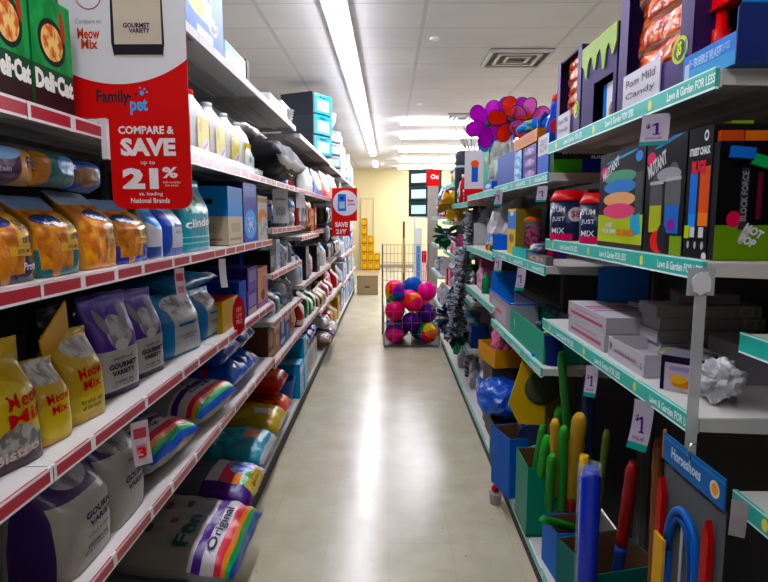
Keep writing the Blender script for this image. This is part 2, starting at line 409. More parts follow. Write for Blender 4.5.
for x, y, nm in ((.38, 5.15, 'nearer'), (.4, 8.0, 'farther')):
    o = obj('smoke_detector', lathe(BM(), [(.035, -.018), (.045, -.006), (.045, -.001)]), mat('#eeeeee', .4), loc=(x, y, HC)); tag(o, 'small round white ceiling detector, the %s of two' % nm, 'detector', 'ceiling detectors')
# ================================================================== shelving
SHTOP = mat('#bdbab5', .5); SHGREY = mat('#a9a8a4', .5); BACK_SHADED = mat('#2b2a2a', .9); KICK = mat('#2a2724', .7); POST = mat('#55534f', .6)  # back panels: beige pegboard coloured dark, shelf shade put into the colour
def rail_left(v):
    random.seed(v); sh = []
    x = .0
    while x < 1:
        L = random.choice((.14, .2, .26)); sh.append(('r', x + L / 2, .5, L / 2 - .009, .34, '#a8102a')); x += L
    return art('#dcd6d4', sh, .35)
RAILS_L = [rail_left(v) for v in range(4)]
RAIL_R = art('#12a898', [('r', .5, .04, .5, .06, '#cfe9e6'), ('r', .5, .97, .5, .05, '#bfe6e2'), ('e', .09, .5, .008, .3, '#d9cf4a'), ('e', .43, .5, .008, .3, '#d9cf4a'), ('e', .76, .5, .008, .3, '#d9cf4a')], .35)
RAILTXT = mat('#e2f4f1', .5)
def bay(side, Y0, Y1, levels, label, base=.15, X=None, top=None, depth=.42, rail_words=False, ribs=False, Xb=None):
    """one shelving bay; levels = (z of the shelf top, front x)"""
    X = X if X is not None else (-.72 if side < 0 else .64)
    t = empty('shelving_unit', (X, (Y0 + Y1) / 2, 0)); tag(t, label, 'shelving', 'shelving bays on the left' if side < 0 else 'shelving bays on the right')
    hl = (Y1 - Y0) / 2 - .002; s = side; e = s * (depth + .03)
    def B(bm, xa, xb, ya, yb, za, zb, mi=0): bx(bm, min(xa, xb), max(xa, xb), ya, yb, za, zb, mi)
    zt = top or max(l[0] for l in levels) + .06
    bm = BM(); B(bm, e, e + s * .02, -hl, hl, .12, zt); obj('back_panel', bm, BACK_SHADED, t)
    for yy in (-hl, hl - .03):
        bm = BM(); B(bm, e - s * .028, e - s * .002, yy, yy + .03, 0, zt); obj('upright', bm, POST, t)
    bm = BM(); B(bm, .0, e - s * .03, -hl, hl, base - .03, base); obj('base_deck', bm, SHTOP if side < 0 else SHTOP, t)
    bm = BM(); B(bm, s * .02, s * .04, -hl, hl, 0, base - .031); obj('kick_plate', bm, KICK, t)
    if side > 0:
        bm = BM(); B(bm, -.006, -.001, -hl, hl, base - .035, base); obj('price_rail', bm, RAIL_R, t)
    for i, (z, xf) in enumerate(levels):
        x0 = xf - X; bm = BM()
        B(bm, x0, e - s * .03, -hl, hl, z - .004, z, 0)                  # top plate
        B(bm, x0, x0 + s * .006, -hl, hl, z - .034, z - .0041, 1)          # front lip
        for yy in (-hl, hl - .003):                                      # side brackets
            A = [(x0 + s * .007, z - .0041), (e - s * .03, z - .0041), (e - s * .03, z - .045), (x0 + s * .12, z - .034), (x0 + s * .007, z - .03)]
            if s > 0: A.reverse()
            prism(bm, A, yy, yy + .003, 1)
        for q in (.14, .27): B(bm, x0 + s * q, x0 + s * (q + .04), -hl + .004, hl - .004, z - .016, z - .0041, 1)   # stiffening ribs
        sh = obj('shelf', bm, [SHTOP, SHGREY], t)
        bm = BM(); f = 1 if s < 0 else 1
        ra, rb = x0 - s * .009, x0 - s * .001
        # rail faces the aisle: build with front -y then turn
        r = obj('price_rail', bx(BM(), -hl, hl, -.004, .004, 0, .042 if s > 0 else .036), (SHGREY if z > 2.2 and s < 0 else RAILS_L[i % 4] if s < 0 else RAIL_R), sh)
        r.location = ((ra + rb) / 2, 0, z - (.038 if s > 0 else .034)); r.rotation_euler = (0, 0, PI / 2 if s < 0 else -PI / 2)
        if rail_words:
            for u in (.26, .6, .92):
                txt(sh, 'Lawn & Garden FOR LESS', 0, 0, .2, .019, RAILTXT, 0, name='lettering').matrix_local = Matrix.Translation(((ra + rb) / 2 - s * .0055, (.5 - u) * 2 * hl, z - .017)) @ Matrix.Rotation(-PI / 2, 4, 'Z')
    return t
LA, LB, LC, LD = 1.825, 1.466, 1.075, .73
lv = [(2.31, -.75), (LA, -.72), (LB, -.72), (LC, -.72), (LD, -.72)]
bay(-1, -.02, 1.19, lv, 'nearest grey left shelving bay with red price rails, beside the camera')
bay(-1, 1.19, 2.4, lv, 'grey left shelving bay with red price rails behind the hanging red sale sign')
bay(-1, 2.4, 3.61, lv, 'left shelving bay holding white jugs and blue bags, red price rails')
bay(-1, 3.61, 4.82, [(2.31, -.75), (LA, -.72), (1.53, -.72), (1.25, -.72), (.95, -.72), (.69, -.72)], 'left shelving bay under the black bag with closer set shelves')
bay(-1, 4.82, 6.03, [(2.26, -.72), (LA, -.72), (1.44, -.72), (1.04, -.72), (.68, -.72)], 'left shelving bay crowded with small hanging packs under drawer tower')
bay(-1, 6.03, 7.24, [(2.26, -.72), (LA, -.72), (1.45, -.8), (1.03, -.72), (.62, -.72)], 'left shelving bay just before the small round sale sign')
bay(-1, 7.24, 9.0, [(2.24, -.72), (1.0, -.8), (.6, -.72)], 'left shelving bay with black and grey hanging packs')
bay(-1, 9.0, 10.8, [(2.22, -.72), (1.8, -.72), (1.4, -.72), (1.0, -.72), (.55, -.72)], 'left shelving bay stacked with white household packs')
bay(-1, 10.8, 12.6, [(2.22, -.72), (1.8, -.72), (1.4, -.72), (1.0, -.72), (.55, -.72)], 'last left shelving bay beside the cardboard box on the floor')
RA, RB, RC = 1.885, 1.51, 1.185
bay(1, 1.19, 2.4, [(RA, .64), (RB, .64), (RC, .64)], 'nearest right shelving bay with teal price rails, pool noodles below', rail_words=True)
bay(1, 2.4, 3.61, [(1.775, .64), (1.4, .64), (.975, .64)], 'second right shelving bay with teal price rails under the green box', rail_words=True)
bay(1, 3.61, 4.82, [(1.765, .64), (1.37, .64), (1.05, .64)], 'third right shelving bay with teal price rails beneath the pinwheels')
bay(1, 4.82, 6.03, [(1.72, .64), (1.3, .68), (.9, .68), (.5, .66)], 'fourth right shelving bay behind the silver garland')
bay(1, 6.03, 7.3, [(1.95, .66), (1.55, .66), (1.2, .68), (.8, .68)], 'fifth right shelving bay beside the wire ball bin')
bay(1, 7.9, 9.4, [(1.6, .68), (1.2, .68), (.8, .68), (.4, .68)], 'right shelving bay behind the wire ball bin')
bay(1, -.02, 1.185, [(1.365, .72), (1.03, .73)], 'right shelving bay nearest the camera at the right edge', top=1.95)
# ================================================================== left run
RICH[:] = [1.4, .84]; SPEC[0] = .1
def C(h, r=.45): return mat(h, r)
# ---- hanging sale sign
SIGN_ART = art('#b32a38', [('e', .32, 1.12, .95, .555, '#c9c8ca'), ('e', .32, 1.12, .92, .535, '#d8d7d9')], .45)
def sale_sign(loc, sc, label, simple=False):
    t = empty('hanging_sale_sign', loc); tag(t, label, 'sign', None if simple else None)
    pts = [(-.335, .225), (-.335, 1.1), (0, 1.1), (0, .0), (-.02, -.0)] 
    o = BM()
    P_ = [(-.335, .235), (-.207, .235)] + [(-.207 + .03 - .03 * math.cos(a), .03 - .03 * math.sin(a)) for a in (0, .4, .8, 1.2, PI / 2)] + [(-.03 + .03 * math.sin(a), .03 - .03 * math.cos(a)) for a in (0, .4, .8, 1.2, PI / 2)] + [(0, .235), (0, .56), (-.335, .56)]
    P_ = [(x * sc, z * sc) for x, z in P_]
    s = obj('sign_panel', prism(o, P_, -.0015, .0015), SIGN_ART, t)
    return t, s
Y_S = 1.5
SX0 = atY(62, 60, Y_S).x; SX1 = atY(187, 60, Y_S).x; SXL = atY(111, 160, Y_S).x
ZB = atY(150, 209, Y_S).z; ZM = atY(100, 118, Y_S).z; ZT = ZB + .70
def sign_outline():
    r = .03; x0, x1, xl = SX0, SX1, SXL
    p = [(x0, ZM), (xl, ZM)] + [(xl + r - r * math.cos(a), ZB + r - r * math.sin(a)) for a in (0, .4, .8, 1.2, PI / 2)]
    p += [(x1 - r + r * math.sin(a), ZB + r - r * math.cos(a)) for a in (0, .4, .8, 1.2, PI / 2)] + [(x1, ZT), (x0, ZT)]
    return [(x - x1, z - ZB) for x, z in p]
t = empty('hanging_sale_sign', (SX1, Y_S, ZB)); tag(t, 'large red and white COMPARE & SAVE sale sign sticking out from the left shelf', 'sign')
def sg(px, py):
    v = atY(px, py, Y_S - .002); return v.x - SX1, v.z - ZB
mw = sg(187, 60)[0] - sg(62, 60)[0]
e0 = sg(118, -40); H_ = ZT - ZB
# white disc: lowest point at (118, 84), right edge meets panel at y 45
cx_, cz_ = sg(112, -36); rr_ = sg(112, -36)[1] - sg(112, 84)[1]; cu = (cx_ + (SX1 - SX0)) / (SX1 - SX0); cv = cz_ / H_
SIGN_ART = art('#b02a39', [('e', cu, cv, rr_ * 1.02 * .98 / (SX1 - SX0), rr_ * 1.02 / H_, '#a62534'), ('e', cu, cv, rr_ / (SX1 - SX0), rr_ / H_, '#c9c8c8')], .45)
obj('sign_panel', prism(BM(), sign_outline(), -.0015, .0015), SIGN_ART, t)
SW = mat('#d9d3d2', .5)
def sgt(s, x0, x1, y0, y1, m, bold=.03):
    a = sg(x0, y0); b = sg(x1, y1); return txt(t, s, (a[0] + b[0]) / 2, (a[1] + b[1]) / 2, abs(b[0] - a[0]), abs(b[1] - a[1]), m, -.0026, bold=bold)
sgt('Compare to:', 75, 102, 19, 25, C('#7d7b7c'), .0); sgt('Meow', 77, 100, 28, 39, C('#b8552c'), .03); sgt('Mix', 81, 98, 39, 49, C('#b8552c'), .03)
sgt('Family', 96, 130, 90, 106, C('#28232a')); sgt('pet', 130, 148, 99, 115, C('#5d9ccf')); 
sgt('COMPARE &', 118, 174, 126, 134, SW); sgt('SAVE', 120, 176, 138, 156, SW, .05); sgt('up to', 141, 155, 161, 165.5, SW, .0)
sgt('21', 122, 159, 168, 189, SW, .06); sgt('%', 162, 178, 167, 178, SW, .03); sgt('with everyday\nlow prices', 163, 181, 181, 187, SW, 0)
sgt('vs. leading', 139, 163, 192, 196.5, SW, .01); sgt('National Brands', 131, 170, 198, 203, SW, .02)
a = sg(109, 0); b = sg(165, 56); 
pb = BM(); prism(pb, [(a[0], b[1] + .03), (a[0] + .006, b[1]), (b[0] - .004, b[1]), (b[0], b[1] + .03), (b[0] - .004, a[1] + .12), (a[0] + .004, a[1] + .12)], -.0032, -.0017)
pk = obj('printed_bag_picture', pb, art('#b3aa9c', [('r', .5, .06, .6, .05, '#1d1a22'), ('r', .5, .82, .6, .28, '#2b2340'), ('p', .45, .72, .28, .16, '#77706f', '#b9b2ac'), ('r', .03, .5, .03, .5, '#1d1a22'), ('r', .98, .5, .025, .5, '#1d1a22')], .5), t); pk['label'] = 'printed picture of a dark cat food bag'
for s, x0, x1, y0, y1 in (('GOURMET', 123, 150, 23, 28), ('VARIETY', 129, 150, 28.5, 33)):
    o = sgt(s, x0, x1, y0, y1, C('#2b2340'), .04); o.location.y = -.0012
ringc = sg(88, -4); bm = BM()
tube(bm, [(ringc[0] + .03 * math.cos(k * PI / 12), -.002, ringc[1] + .03 * math.sin(k * PI / 12)) for k in range(25)], .0012, 5); obj('emblem_ring', bm, C('#a0505a'), t)
for (x, y, r, c) in ((130, 97, 1.6, '#28232a'), (136, 94, 1.2, '#28232a'), (142, 93, 2.2, '#5d9ccf'), (140, 88, .9, '#5d9ccf'), (144.5, 89, .9, '#5d9ccf'), (147, 92, .8, '#5d9ccf')):
    q = sg(x, y); patch(t, 'paw_print', q[0] - r * .0026, q[0] + r * .0026, q[1] - r * .0026, q[1] + r * .0026, -.0026, C(c), 4, True)
bm = BM(); bx(bm, SXL - SX1 - .018, SXL - SX1 - .004, -.008, .012, ZM - ZB - .1, ZM - ZB - .002); bx(bm, -.76 - SX1, SXL - SX1 - .004, -.006, -.002, ZM - ZB - .012, ZM - ZB - .003); o = obj('sign_holder', bm, C('#c6c4c4'), t); o['label'] = 'white plastic holder clipped to the shelf rail'
# ---- green cartons
DG = art('#2f8a4c', [('q', .5, .5, .6, .6, '#2f8a4c', '#1f6e3a', 0, 3), ('r', .5, .08, .6, .12, '#2a1a1c'), ('e', .5, .62, .34, .2, '#15181a'), ('p', .5, .62, .27, .155, '#b9622c', '#e0c08a', 0, 9), ('e', .78, .8, .06, .14, '#9c4325', .3), ('r', .5, .29, .6, .1, '#1f3b28')], .35)
DS = C('#1f6537', .4)
for i, (a_, b_) in enumerate(((-9, 34.5), (35.5, 76))):
    pack('box', -1, a_, b_, 0, LA, 'cat_food_carton', ('green cat food carton with white lettering cut by the left picture edge', 'green cat food carton with white lettering right beside the red sign')[i], 'carton', (DG, DS, DS), h=.25, d=.16,
         texts=[('Deli·Cat', .5, .27, .94, .17, C('#eeeae6'), 0, .06)], group=None)
# ---- pouch right of the sign
pack('bag', -1, 180, 192, 95, LA, 'treat_pouch', 'upright light blue and white pouch between red sign and white jugs', 'pouch', (art('#7fb4dd', [('r', .5, .2, .6, .2, '#d4dce2'), ('p', .5, .5, .4, .15, '#e0e4e6', '#2a63ab')], .3, .3), C('#3b7ec2', .3)), h=.22, d=.07)
# ---- white jugs with yellow labels
def jug_bm(w, d, h, n=28):
    bm = BM(); uv = bm.loops.layers.uv.active; rows = [(0, .93, .93), (.02, 1, 1), (.3, 1, 1), (.55, 1, 1), (.66, .97, .96), (.78, .78, .8), (.86, .5, .55), (.9, .3, .42), (.93, .27, .38)]
    R = []
    for t_, a_, b_ in rows:
        p = 4 - 2 * max(0, (t_ - .5) / .43)
        R.append([bm.verts.new((w / 2 * a_ * math.copysign(abs(math.cos(q)) ** (2 / p), math.cos(q)) , d / 2 * b_ * math.copysign(abs(math.sin(q)) ** (2 / p), math.sin(q)), t_ * h)) for q in [2 * PI * k / n for k in range(n)]])
    for i in range(len(R) - 1):
        for k in range(n):
            f = bm.faces.new((R[i][k], R[i][(k + 1) % n], R[i + 1][(k + 1) % n], R[i + 1][k])); f.smooth = True
            for l in f.loops: l[uv].uv = (l.vert.co.x / w + .5, l.vert.co.z / h)
    bm.faces.new(list(reversed(R[0]))); bm.faces.new(R[-1])
    return bm
JW = mat('#dfdde0', .3, key='jugwhite')
YLAB = art('#c4b450', [('r', .3, .5, .02, .5, '#9c8c2e'), ('e', .8, .0, .5, .5, '#c9c9cb'), ('r', .62, .25, .3, .03, '#b52a35', .5), ('p', .25, .75, .15, .12, '#5a4a20', '#c4b450', 0, 30)], .4)
for i, (a_, b_, yt, cap, nm) in enumerate(((192, 217, 92, '#d04a50', 'the nearest, with a red cap'), (212, 232, 103, '#dcdcde', 'second from the sign, white cap'), (228, 245, 114, '#dcdcde', 'third from the sign, half hidden'), (241, 256, 122, '#dcdcde', 'farthest of the row of four'))):
    Y0, Y1 = span(-1, a_, b_, LA + .1, -.76); w_ = min(.21, Y1 - Y0 - .01); h_ = .29 - .004 * i
    j = obj('litter_jug', jug_bm(w_, .13, h_), JW, loc=(-.76 - .07, (Y0 + Y1) / 2, LA), rot=(0, 0, PI / 2)); tag(j, 'white plastic jug with yellow label, ' + nm, 'jug', 'white jugs on the second highest shelf')
    obj('jug_cap', lathe(BM(), [(.026, 0), (.026, .018), (.022, .021)], 16, cz=h_ * .93), C(cap, .35), j)
    sf = lambda x, z: -.0668
    patch(j, 'front_label', -w_ * .42, w_ * .3, h_ * .08, h_ * .6, sf, YLAB)
    bm = BM(); bx(bm, -w_ / 2 - .0016, -w_ / 2 - .0004, -.045, .045, h_ * .08, h_ * .6); obj('side_label', bm, C('#c3b552', .4), j)
    obj('handle', tube(BM(), [(w_ * .42, .01, h_ * .62), (w_ * .36, .01, h_ * .78), (w_ * .22, .01, h_ * .9), (w_ * .14, .01, h_ * .93)], .013), JW, j)
# small jug with green label and its clear tray
o = obj('spray_jug', jug_bm(.14, .09, .17), JW, loc=(-.79, 3.26, LA), rot=(0, 0, PI / 2)); tag(o, 'small white jug with green label between yellow jugs and black bag', 'jug')
obj('jug_cap', lathe(BM(), [(.02, 0), (.02, .02)], 14, cz=.158), C('#e4e4e6'), o); patch(o, 'front_label', -.055, .05, .02, .1, -.0466, art('#dfe3dc', [('e', .25, .7, .2, .22, '#3c9a78'), ('q', .7, .5, .2, .3, '#79a883', '#dfe3dc')]))
for k, (a_, b_) in enumerate(((187, 222), (223, 262))):
    Y0, Y1 = span(-1, a_, b_, LA, -.715); bm = BM(); bx(bm, -.712, -.709, Y0, Y1, LA - .0, LA + .03)
    o = obj('shelf_fence', bm, mat('#d8d8dc', .2, alpha=.45)); tag(o, 'clear plastic shelf edge fence before the white jugs, %s piece' % ('near', 'far')[k], 'fence', 'clear shelf fences')
# ---- big black bag lying on the shelf
o = lying(-1, 256, 316, LA, .36, .215, 'pet_food_sack', 'big black sack with white oval print bulging over the shelf edge', 'sack', (mat('#0c0d11', .5), art('#0a0b0e', [('r', .5, .02, .6, .04, '#a8a5a2')], .5)), X=-.60, wr=.010, pitch=.0, flat=.45, w=1.0)
o.location.y = 3.82
bm = BM(); tube(bm, [(.075 * math.cos(k * PI / 10), 0, .03 * math.sin(k * PI / 10)) for k in range(21)], .004, 5); ov_ = obj('oval_print', bm, C('#d0d0d0'), o, loc=(.05, .062, .045), rot=(PI / 2 - .6, 0, 0))
o = lying(-1, 243, 300, LA + .3, .3, .06, 'plastic_sack', 'crumpled white plastic sack drooping over the black sack', 'sack', (mat('#cfccca', .45, bump=.5, bscale=25),), X=-.70, wr=.016, pitch=.0, w=.5)
o.location.z = LA + .265; o.location.y = 3.52; o.location.x = -.76
for i, (a_, b_, yt, c1, c2, nm) in enumerate(((306, 314, 165, '#c5c9c4', '#3d9c69', 'white and green pouch'), (315, 323, 170, '#3e57a8', '#d6c443', 'blue pouch with yellow print'), (323, 331, 172, '#c04a4c', '#e0d9c8', 'red and cream pouch'), (331, 338, 175, '#c7848c', '#c43a46', 'pink pouch'))):
    pack('bag', -1, a_, b_, yt, LA, 'treat_pouch', nm + ' standing past the black sack on the upper shelf', 'pouch', (art(c1, [('p', .5, .5, .35, .3, c2, '#e4e0da', 0, 6)], .35, .3), C(c1)), d=.1)
# ---- top shelf
pack('box', -1, 183, 224, 0, 2.31, 'diaper_pack', 'large sky blue carton with white print on the top left shelf', 'carton', (art('#0f5f9c', [('r', .52, .45, .16, .16, '#d8e4ea'), ('e', .3, .42, .22, .13, '#b8b464'), ('r', .5, .12, .2, .05, '#cfe6f0'), ('p', .72, .33, .13, .12, '#c8c2c4', '#5a5a74'), ('r', .5, .03, .6, .04, '#2c6c98')], .35), C('#2c7fae'), C('#2c7fae')), X=-.76, h=.3, d=.28, texts=[('PADS', .45, .7, .5, .1, C('#e8f4fa'))])
pack('box', -1, 226, 246, 47, 2.31, 'wipes_carton', 'white carton with pale blue top on the top left shelf', 'carton', (art('#dfe3e4', [('r', .3, .75, .35, .2, '#8cc4da'), ('q', .4, .5, .3, .2, '#b7cdd6', '#dfe3e4', 0, 14)]), C('#c5ccd0'), C('#cfd6d9')), X=-.76, d=.2)
pack('box', -1, 247, 250, 60, 2.31, 'black_carton', 'thin black carton behind the white one on the top left shelf', 'carton', (C('#1f2023'),), X=-.76, d=.2)
pack('box', -1, 270, 281, 96, 2.31, 'white_carton', 'small white carton near the far end of the high left shelf', 'carton', (C('#cfcfcd'),), X=-.78, d=.2)
o = pack('box', -1, 282, 291, 103, 2.31, 'foil_pan_pack', 'pack of white plates at the far end of the high left shelf', 'pack', (art('#c9c9c9', [('q', .5, .5, .6, .6, '#b0b0b2', '#e4e4e4', 0, 14)], .3, .4),), X=-.77, d=.2)
bm = BM()
for k in range(5): lathe(bm, [(.055 + k * .004, .02 * k), (.085 + k * .004, .02 * k + .018), (.088 + k * .004, .02 * k + .0195)], 18)
o = obj('plastic_basket', bm, mat('#d8d8da', .3), loc=(-.83, 4.66, 2.31)); tag(o, 'stack of clear white plastic bowls on the high left shelf end', 'bowls')
# ---- drawer towers
def tower(x, y, z, w, d, h, rz, frame, front, label, n=3):
    t = empty('drawer_tower', (x, y, z), rz); tag(t, label, 'drawer tower', 'plastic drawer towers on the left top shelf')
    bm = BM(); bx(bm, -w / 2, -w / 2 + .012, -d / 2, d / 2, 0, h); bx(bm, w / 2 - .012, w / 2, -d / 2, d / 2, 0, h); bx(bm, -w / 2 + .012, w / 2 - .012, d / 2 - .012, d / 2, 0, h)
    for k in range(n + 1): bx(bm, -w / 2 + .012, w / 2 - .012, -d / 2, d / 2 - .012, max(0, k * (h - .012) / n), k * (h - .012) / n + .012)
    for k in range(1, n): bx(bm, -w / 2 - .006, -w / 2, -d / 2, d / 2, k * h / n - .008, k * h / n + .008)
    obj('tower_frame', bm, C(frame, .35), t)
    for k in range(n):
        z0 = k * (h - .012) / n + .018; z1 = (k + 1) * (h - .012) / n - .004; b = BM(); bx(b, -w / 2 + .014, w / 2 - .014, -d / 2 - .02, d / 2 - .02, z0, z1, (0, 1, 1))
        dw = obj('drawer', b, [art(front, [('r', .5, .42, .36, .3, '#c9dfe6')], .25), C('#b7ccd4', .3)], t)
        obj('drawer_handle', bx(BM(), -.06, .06, -d / 2 - .035, -d / 2 - .0205, z1 - .03, z1 - .015), C(front, .3), dw)
    return t
tower(-.93, 6.8, 2.262, .36, .42, .68, PI / 2 - .47, '#30343c', '#28b0cc', 'tall dark grey drawer tower with turquoise drawer fronts on top left shelf', 3)
tower(-.90, 8.05, 2.242, .36, .36, .5, PI / 2 - .5, '#2c3038', '#aab4bc', 'grey drawer tower standing behind the turquoise one', 3)
bm = lathe(BM(), [(.13, 0), (.17, .12), (.18, .2), (.185, .205), (.18, .21)], 22); o = obj('waste_basket', bm, mat('#c8ccd0', .3), loc=(-.88, 8.05, 2.744)); tag(o, 'translucent white basket on top of the farther drawer tower', 'basket'); 
# ---- shelf B : standing kibble bags
GOLD = [('r', .5, .12, .6, .18, '#2a2438'), ('q', .36, .45, .3, .35, '#9c5f2c', '#c48a4e', 0, 5), ('r', .78, .6, .22, .18, '#c9a763'), ('r', .5, .93, .6, .1, '#8aa3c4'), ('r', .7, .36, .3, .05, '#d1a53c'), ('e', .32, .7, .26, .07, '#27305e'), ('e', .3, .22, .1, .28, '#b77a44')]
TEALB = [('r', .6, .14, .6, .2, '#1f5a58')] + GOLD[1:]
ORNG = [('r', .6, .12, .4, .14, '#c98a3a'), ('q', .36, .45, .3, .38, '#b06a2c', '#d69a58', 0, 5), ('r', .8, .55, .2, .22, '#cbb077'), ('r', .6, .93, .6, .1, '#aebccb'), ('e', .45, .7, .26, .07, '#27305e')]
BLUB = [('r', .6, .12, .6, .16, '#27408c')] + GOLD[1:]
tx = [('50% Yr', .78, .66, .36, .12, C('#2b2420')), ('of Mor', .78, .5, .34, .1, C('#2b2420')), ('20% MORE', .7, .36, .4, .05, C('#3a2a20'))]
for i, (a_, b_, yt, ar, nm) in enumerate(((-12, 43, 194, GOLD, 'with dark purple base at the left picture edge'), (44, 87, 196, TEALB, 'with teal base, second from the left edge'), (88, 122, 192, ORNG, 'with golden base, third from the left edge'), (123, 153, 200, BLUB, 'with blue base, below the red sale sign'))):
    tt = tx + ([('Protein', .8, .18, .36, .09, C('#e6e2e6'))] if i == 0 else [])
    pack('bag', -1, a_, b_, yt, LB, 'cat_food_bag', 'golden brown dry food bag ' + nm, 'bag', (art('#b5813f', ar, .24, .9, 13), C('#93652f', .3)), d=.11, lean=.25, texts=tt, group='golden dry food bags')
PUR = art('#3b2848', [('r', .78, .5, .24, .6, '#b98b3c'), ('e', .3, .75, .28, .25, '#8fb4dc'), ('q', .5, .97, .6, .08, '#6d3350', '#3b2848', 0, 20)], .3, .35)
o = pack('pouch', -1, -12, 50, 160, LB + .197, 'treat_pack', 'purple and gold pack lying on top of the first golden bags', 'pack', (PUR, C('#3b2848')), d=.1, h=.085, texts=[('FREE', .79, .5, .32, .28, C('#3a2440')), ('70% MORE', .78, .82, .3, .12, C('#3a2440')), ('Protein', .22, .3, .3, .14, C('#c8c0d4'))], tilt=-.1)
o = pack('pouch', -1, 49, 88, 160, LB + .2, 'treat_pack', 'teal and blue pack lying on the second golden bag', 'pack', (art('#1f6a70', [('e', .65, .6, .35, .3, '#6ea7d8'), ('r', .08, .5, .1, .6, '#b07b34'), ('e', .95, .3, .16, .25, '#7b5a3c')], .3, .4), C('#1d5c68')), d=.1, h=.08, tilt=-.1, texts=[('Care', .68, .6, .25, .2, WHITE)])
o = pack('pouch', -1, 84, 112, 160, LB + .195, 'treat_pack', 'blue and brown pack drooping beside the red sign holder', 'pack', (art('#24549c', [('e', .3, .4, .3, .3, '#7a5a3c'), ('e', .8, .8, .3, .2, '#3f7fd0')], .3, .4), C('#1e467c')), d=.1, h=.08, tilt=-.1, yaw=.1)
pack('bag', -1, 154, 166, 205, LB, 'cat_food_bag', 'white and blue bag peeking out below the red sign', 'bag', (art('#c9ccd4', [('e', .5, .8, .5, .25, '#5b8fc9'), ('r', .3, .12, .4, .1, '#3a4f8c')], .3, .3), C('#b0b6c4')), d=.1)
pack('bag', -1, 165, 187, 200, LB, 'cat_food_bag', 'deep blue bag with a silver front panel left of the teal bag', 'bag', (art('#1f4fa0', [('r', .62, .48, .3, .34, '#bfc3cc'), ('e', .55, .9, .4, .12, '#8fb8e8')], .3, .35), C('#1a3f86', .3)), d=.12, texts=[('Blend', .62, .55, .4, .07, C('#2a4f9c')), ('INDOOR', .62, .42, .36, .05, C('#6c7484'))])
pack('bag', -1, 187, 214, 178, LB, 'litter_bag', 'tall teal bag with white lettering in front of blue carton', 'bag', (art('#158f9c', [('q', .4, .66, .28, .14, '#2b3a34', '#9ec9b8', 0, 9), ('r', .5, .86, .14, .05, '#c46a3a'), ('r', .5, .2, .6, .01, '#8fd0d6'), ('r', .5, .12, .6, .01, '#8fd0d6')], .3, .3), C('#127c88', .3)), d=.12, texts=[('clindor', .5, .4, .85, .12, WHITE, .05)])
CB = art('#3a3732', [('r', .5, .75, .6, .27, '#2f86bf'), ('r', .5, .25, .6, .24, '#b9ae98'), ('r', .5, .1, .4, .02, '#8a7f6a'), ('r', .5, .3, .3, .08, '#a79b83')], .45)
o = pack('box', -1, 229, 243.5, 187, LB, 'litter_carton', 'carton with blue upper half and tan lower half, hand hole in side', 'carton', (CB, CB, C('#2b78ad')), d=.3)
bm = BM(); hh = .26; wq = (span(-1, 229, 243.5, LB, -.745)[1] - span(-1, 229, 243.5, LB, -.745)[0] - .004) / 2
patchb = prism(BM(), [(x, z) for x, z in rrect(-.06, .06, .19, .215, .012)], -.0006, .0006)
hole = obj('hand_hole', patchb, C('#101216'), o, loc=(-wq - .0008, -.02, 0), rot=(0, 0, PI / 2))
pack('box', -1, 244.5, 257.5, 183, LB, 'blue_carton', 'tall navy carton with a bright blue picture, right of the half tan carton', 'carton', (art('#24449a', [('e', .5, .3, .45, .25, '#4aa3dd'), ('p', .5, .3, .25, .15, '#d8dde6', '#3a6dc0'), ('r', .5, .85, .35, .08, '#2f5fb4')], .35), C('#1f3570'), C('#1f3570')), d=.25)
pack('box', -1, 258.5, 268, 196, LB, 'cereal_carton', 'white carton with orange swirl and blue lettering on the middle shelf', 'carton', (art('#cfcdc6', [('e', .5, .5, .5, .2, '#d9902e'), ('e', .6, .4, .35, .13, '#cfcdc6'), ('r', .5, .9, .5, .05, '#b98d48')], .35), C('#9c978c')), d=.22, texts=[('Cat', .5, .25, .7, .1, NAVY, .4)])
# ---- shelf C
YEL = art('#b79a30', [('e', .5, .42, .42, .3, '#c9b24c'), ('r', .5, .1, .6, .14, '#3a2030'), ('p', .62, .22, .24, .14, '#6d6a68', '#b0aca6', 0, 12), ('r', .3, .42, .03, .3, '#c9bf8c')], .3, .7, 13)
MM = C('#a82a35')
def mm(u=.5): return [('Meow', u, .56, .55, .12, MM, .08), ('Mix', u, .42, .4, .11, MM, .08)]
pack('bag', -1, -22, 49, 352, LC, 'cat_food_bag', 'yellow bag with red lettering at the left edge, purple base reading Bistro', 'bag', (YEL, C('#a88a28', .35)), d=.16, yaw=-.25, crimp=.2, h=.265, texts=[(a_[0], .76, a_[2], .48) + a_[4:] for a_ in mm(.5)] + [('Bistro', .6, .14, .5, .09, C('#d8c8c0'), .08)], X=-.775)
pack('bag', -1, 50, 78, 366, LC, 'cat_food_bag', 'smaller yellow bag with crumpled clear top, second of the yellow ones', 'bag', (art('#b79a30', [('p', .5, .85, .6, .14, '#8c8a88', '#c8c6c0', 0, 8), ('e', .5, .3, .5, .25, '#c9b24c')], .3, .7, 13), C('#a88a28')), d=.13, yaw=-.2, h=.195, texts=mm(.5), X=-.77)
o = pack('bag', -1, 80, 110, 340, LC, 'cat_food_bag', 'yellow bag with long folded cardboard-like top beside the purple bags', 'bag', (art('#b79a30', [('p', .6, .8, .4, .1, '#9c9a98', '#c8c6c0', 0, 8), ('r', .5, .2, .4, .1, '#c2b060')], .3, .3), C('#a88a28')), d=.14, yaw=-.2, h=.235, texts=mm(.52) + [('for adult cats\nall the taste', .5, .2, .5, .12, C('#6c5a30'))], X=-.77)
bm = BM(); bx(bm, -.085, .035, -.002, .002, 0, .13); fl = obj('folded_flap', bm, C('#b8902c', .4), o, loc=(-.02, -.01, .215), rot=(.5, -.75, .0))
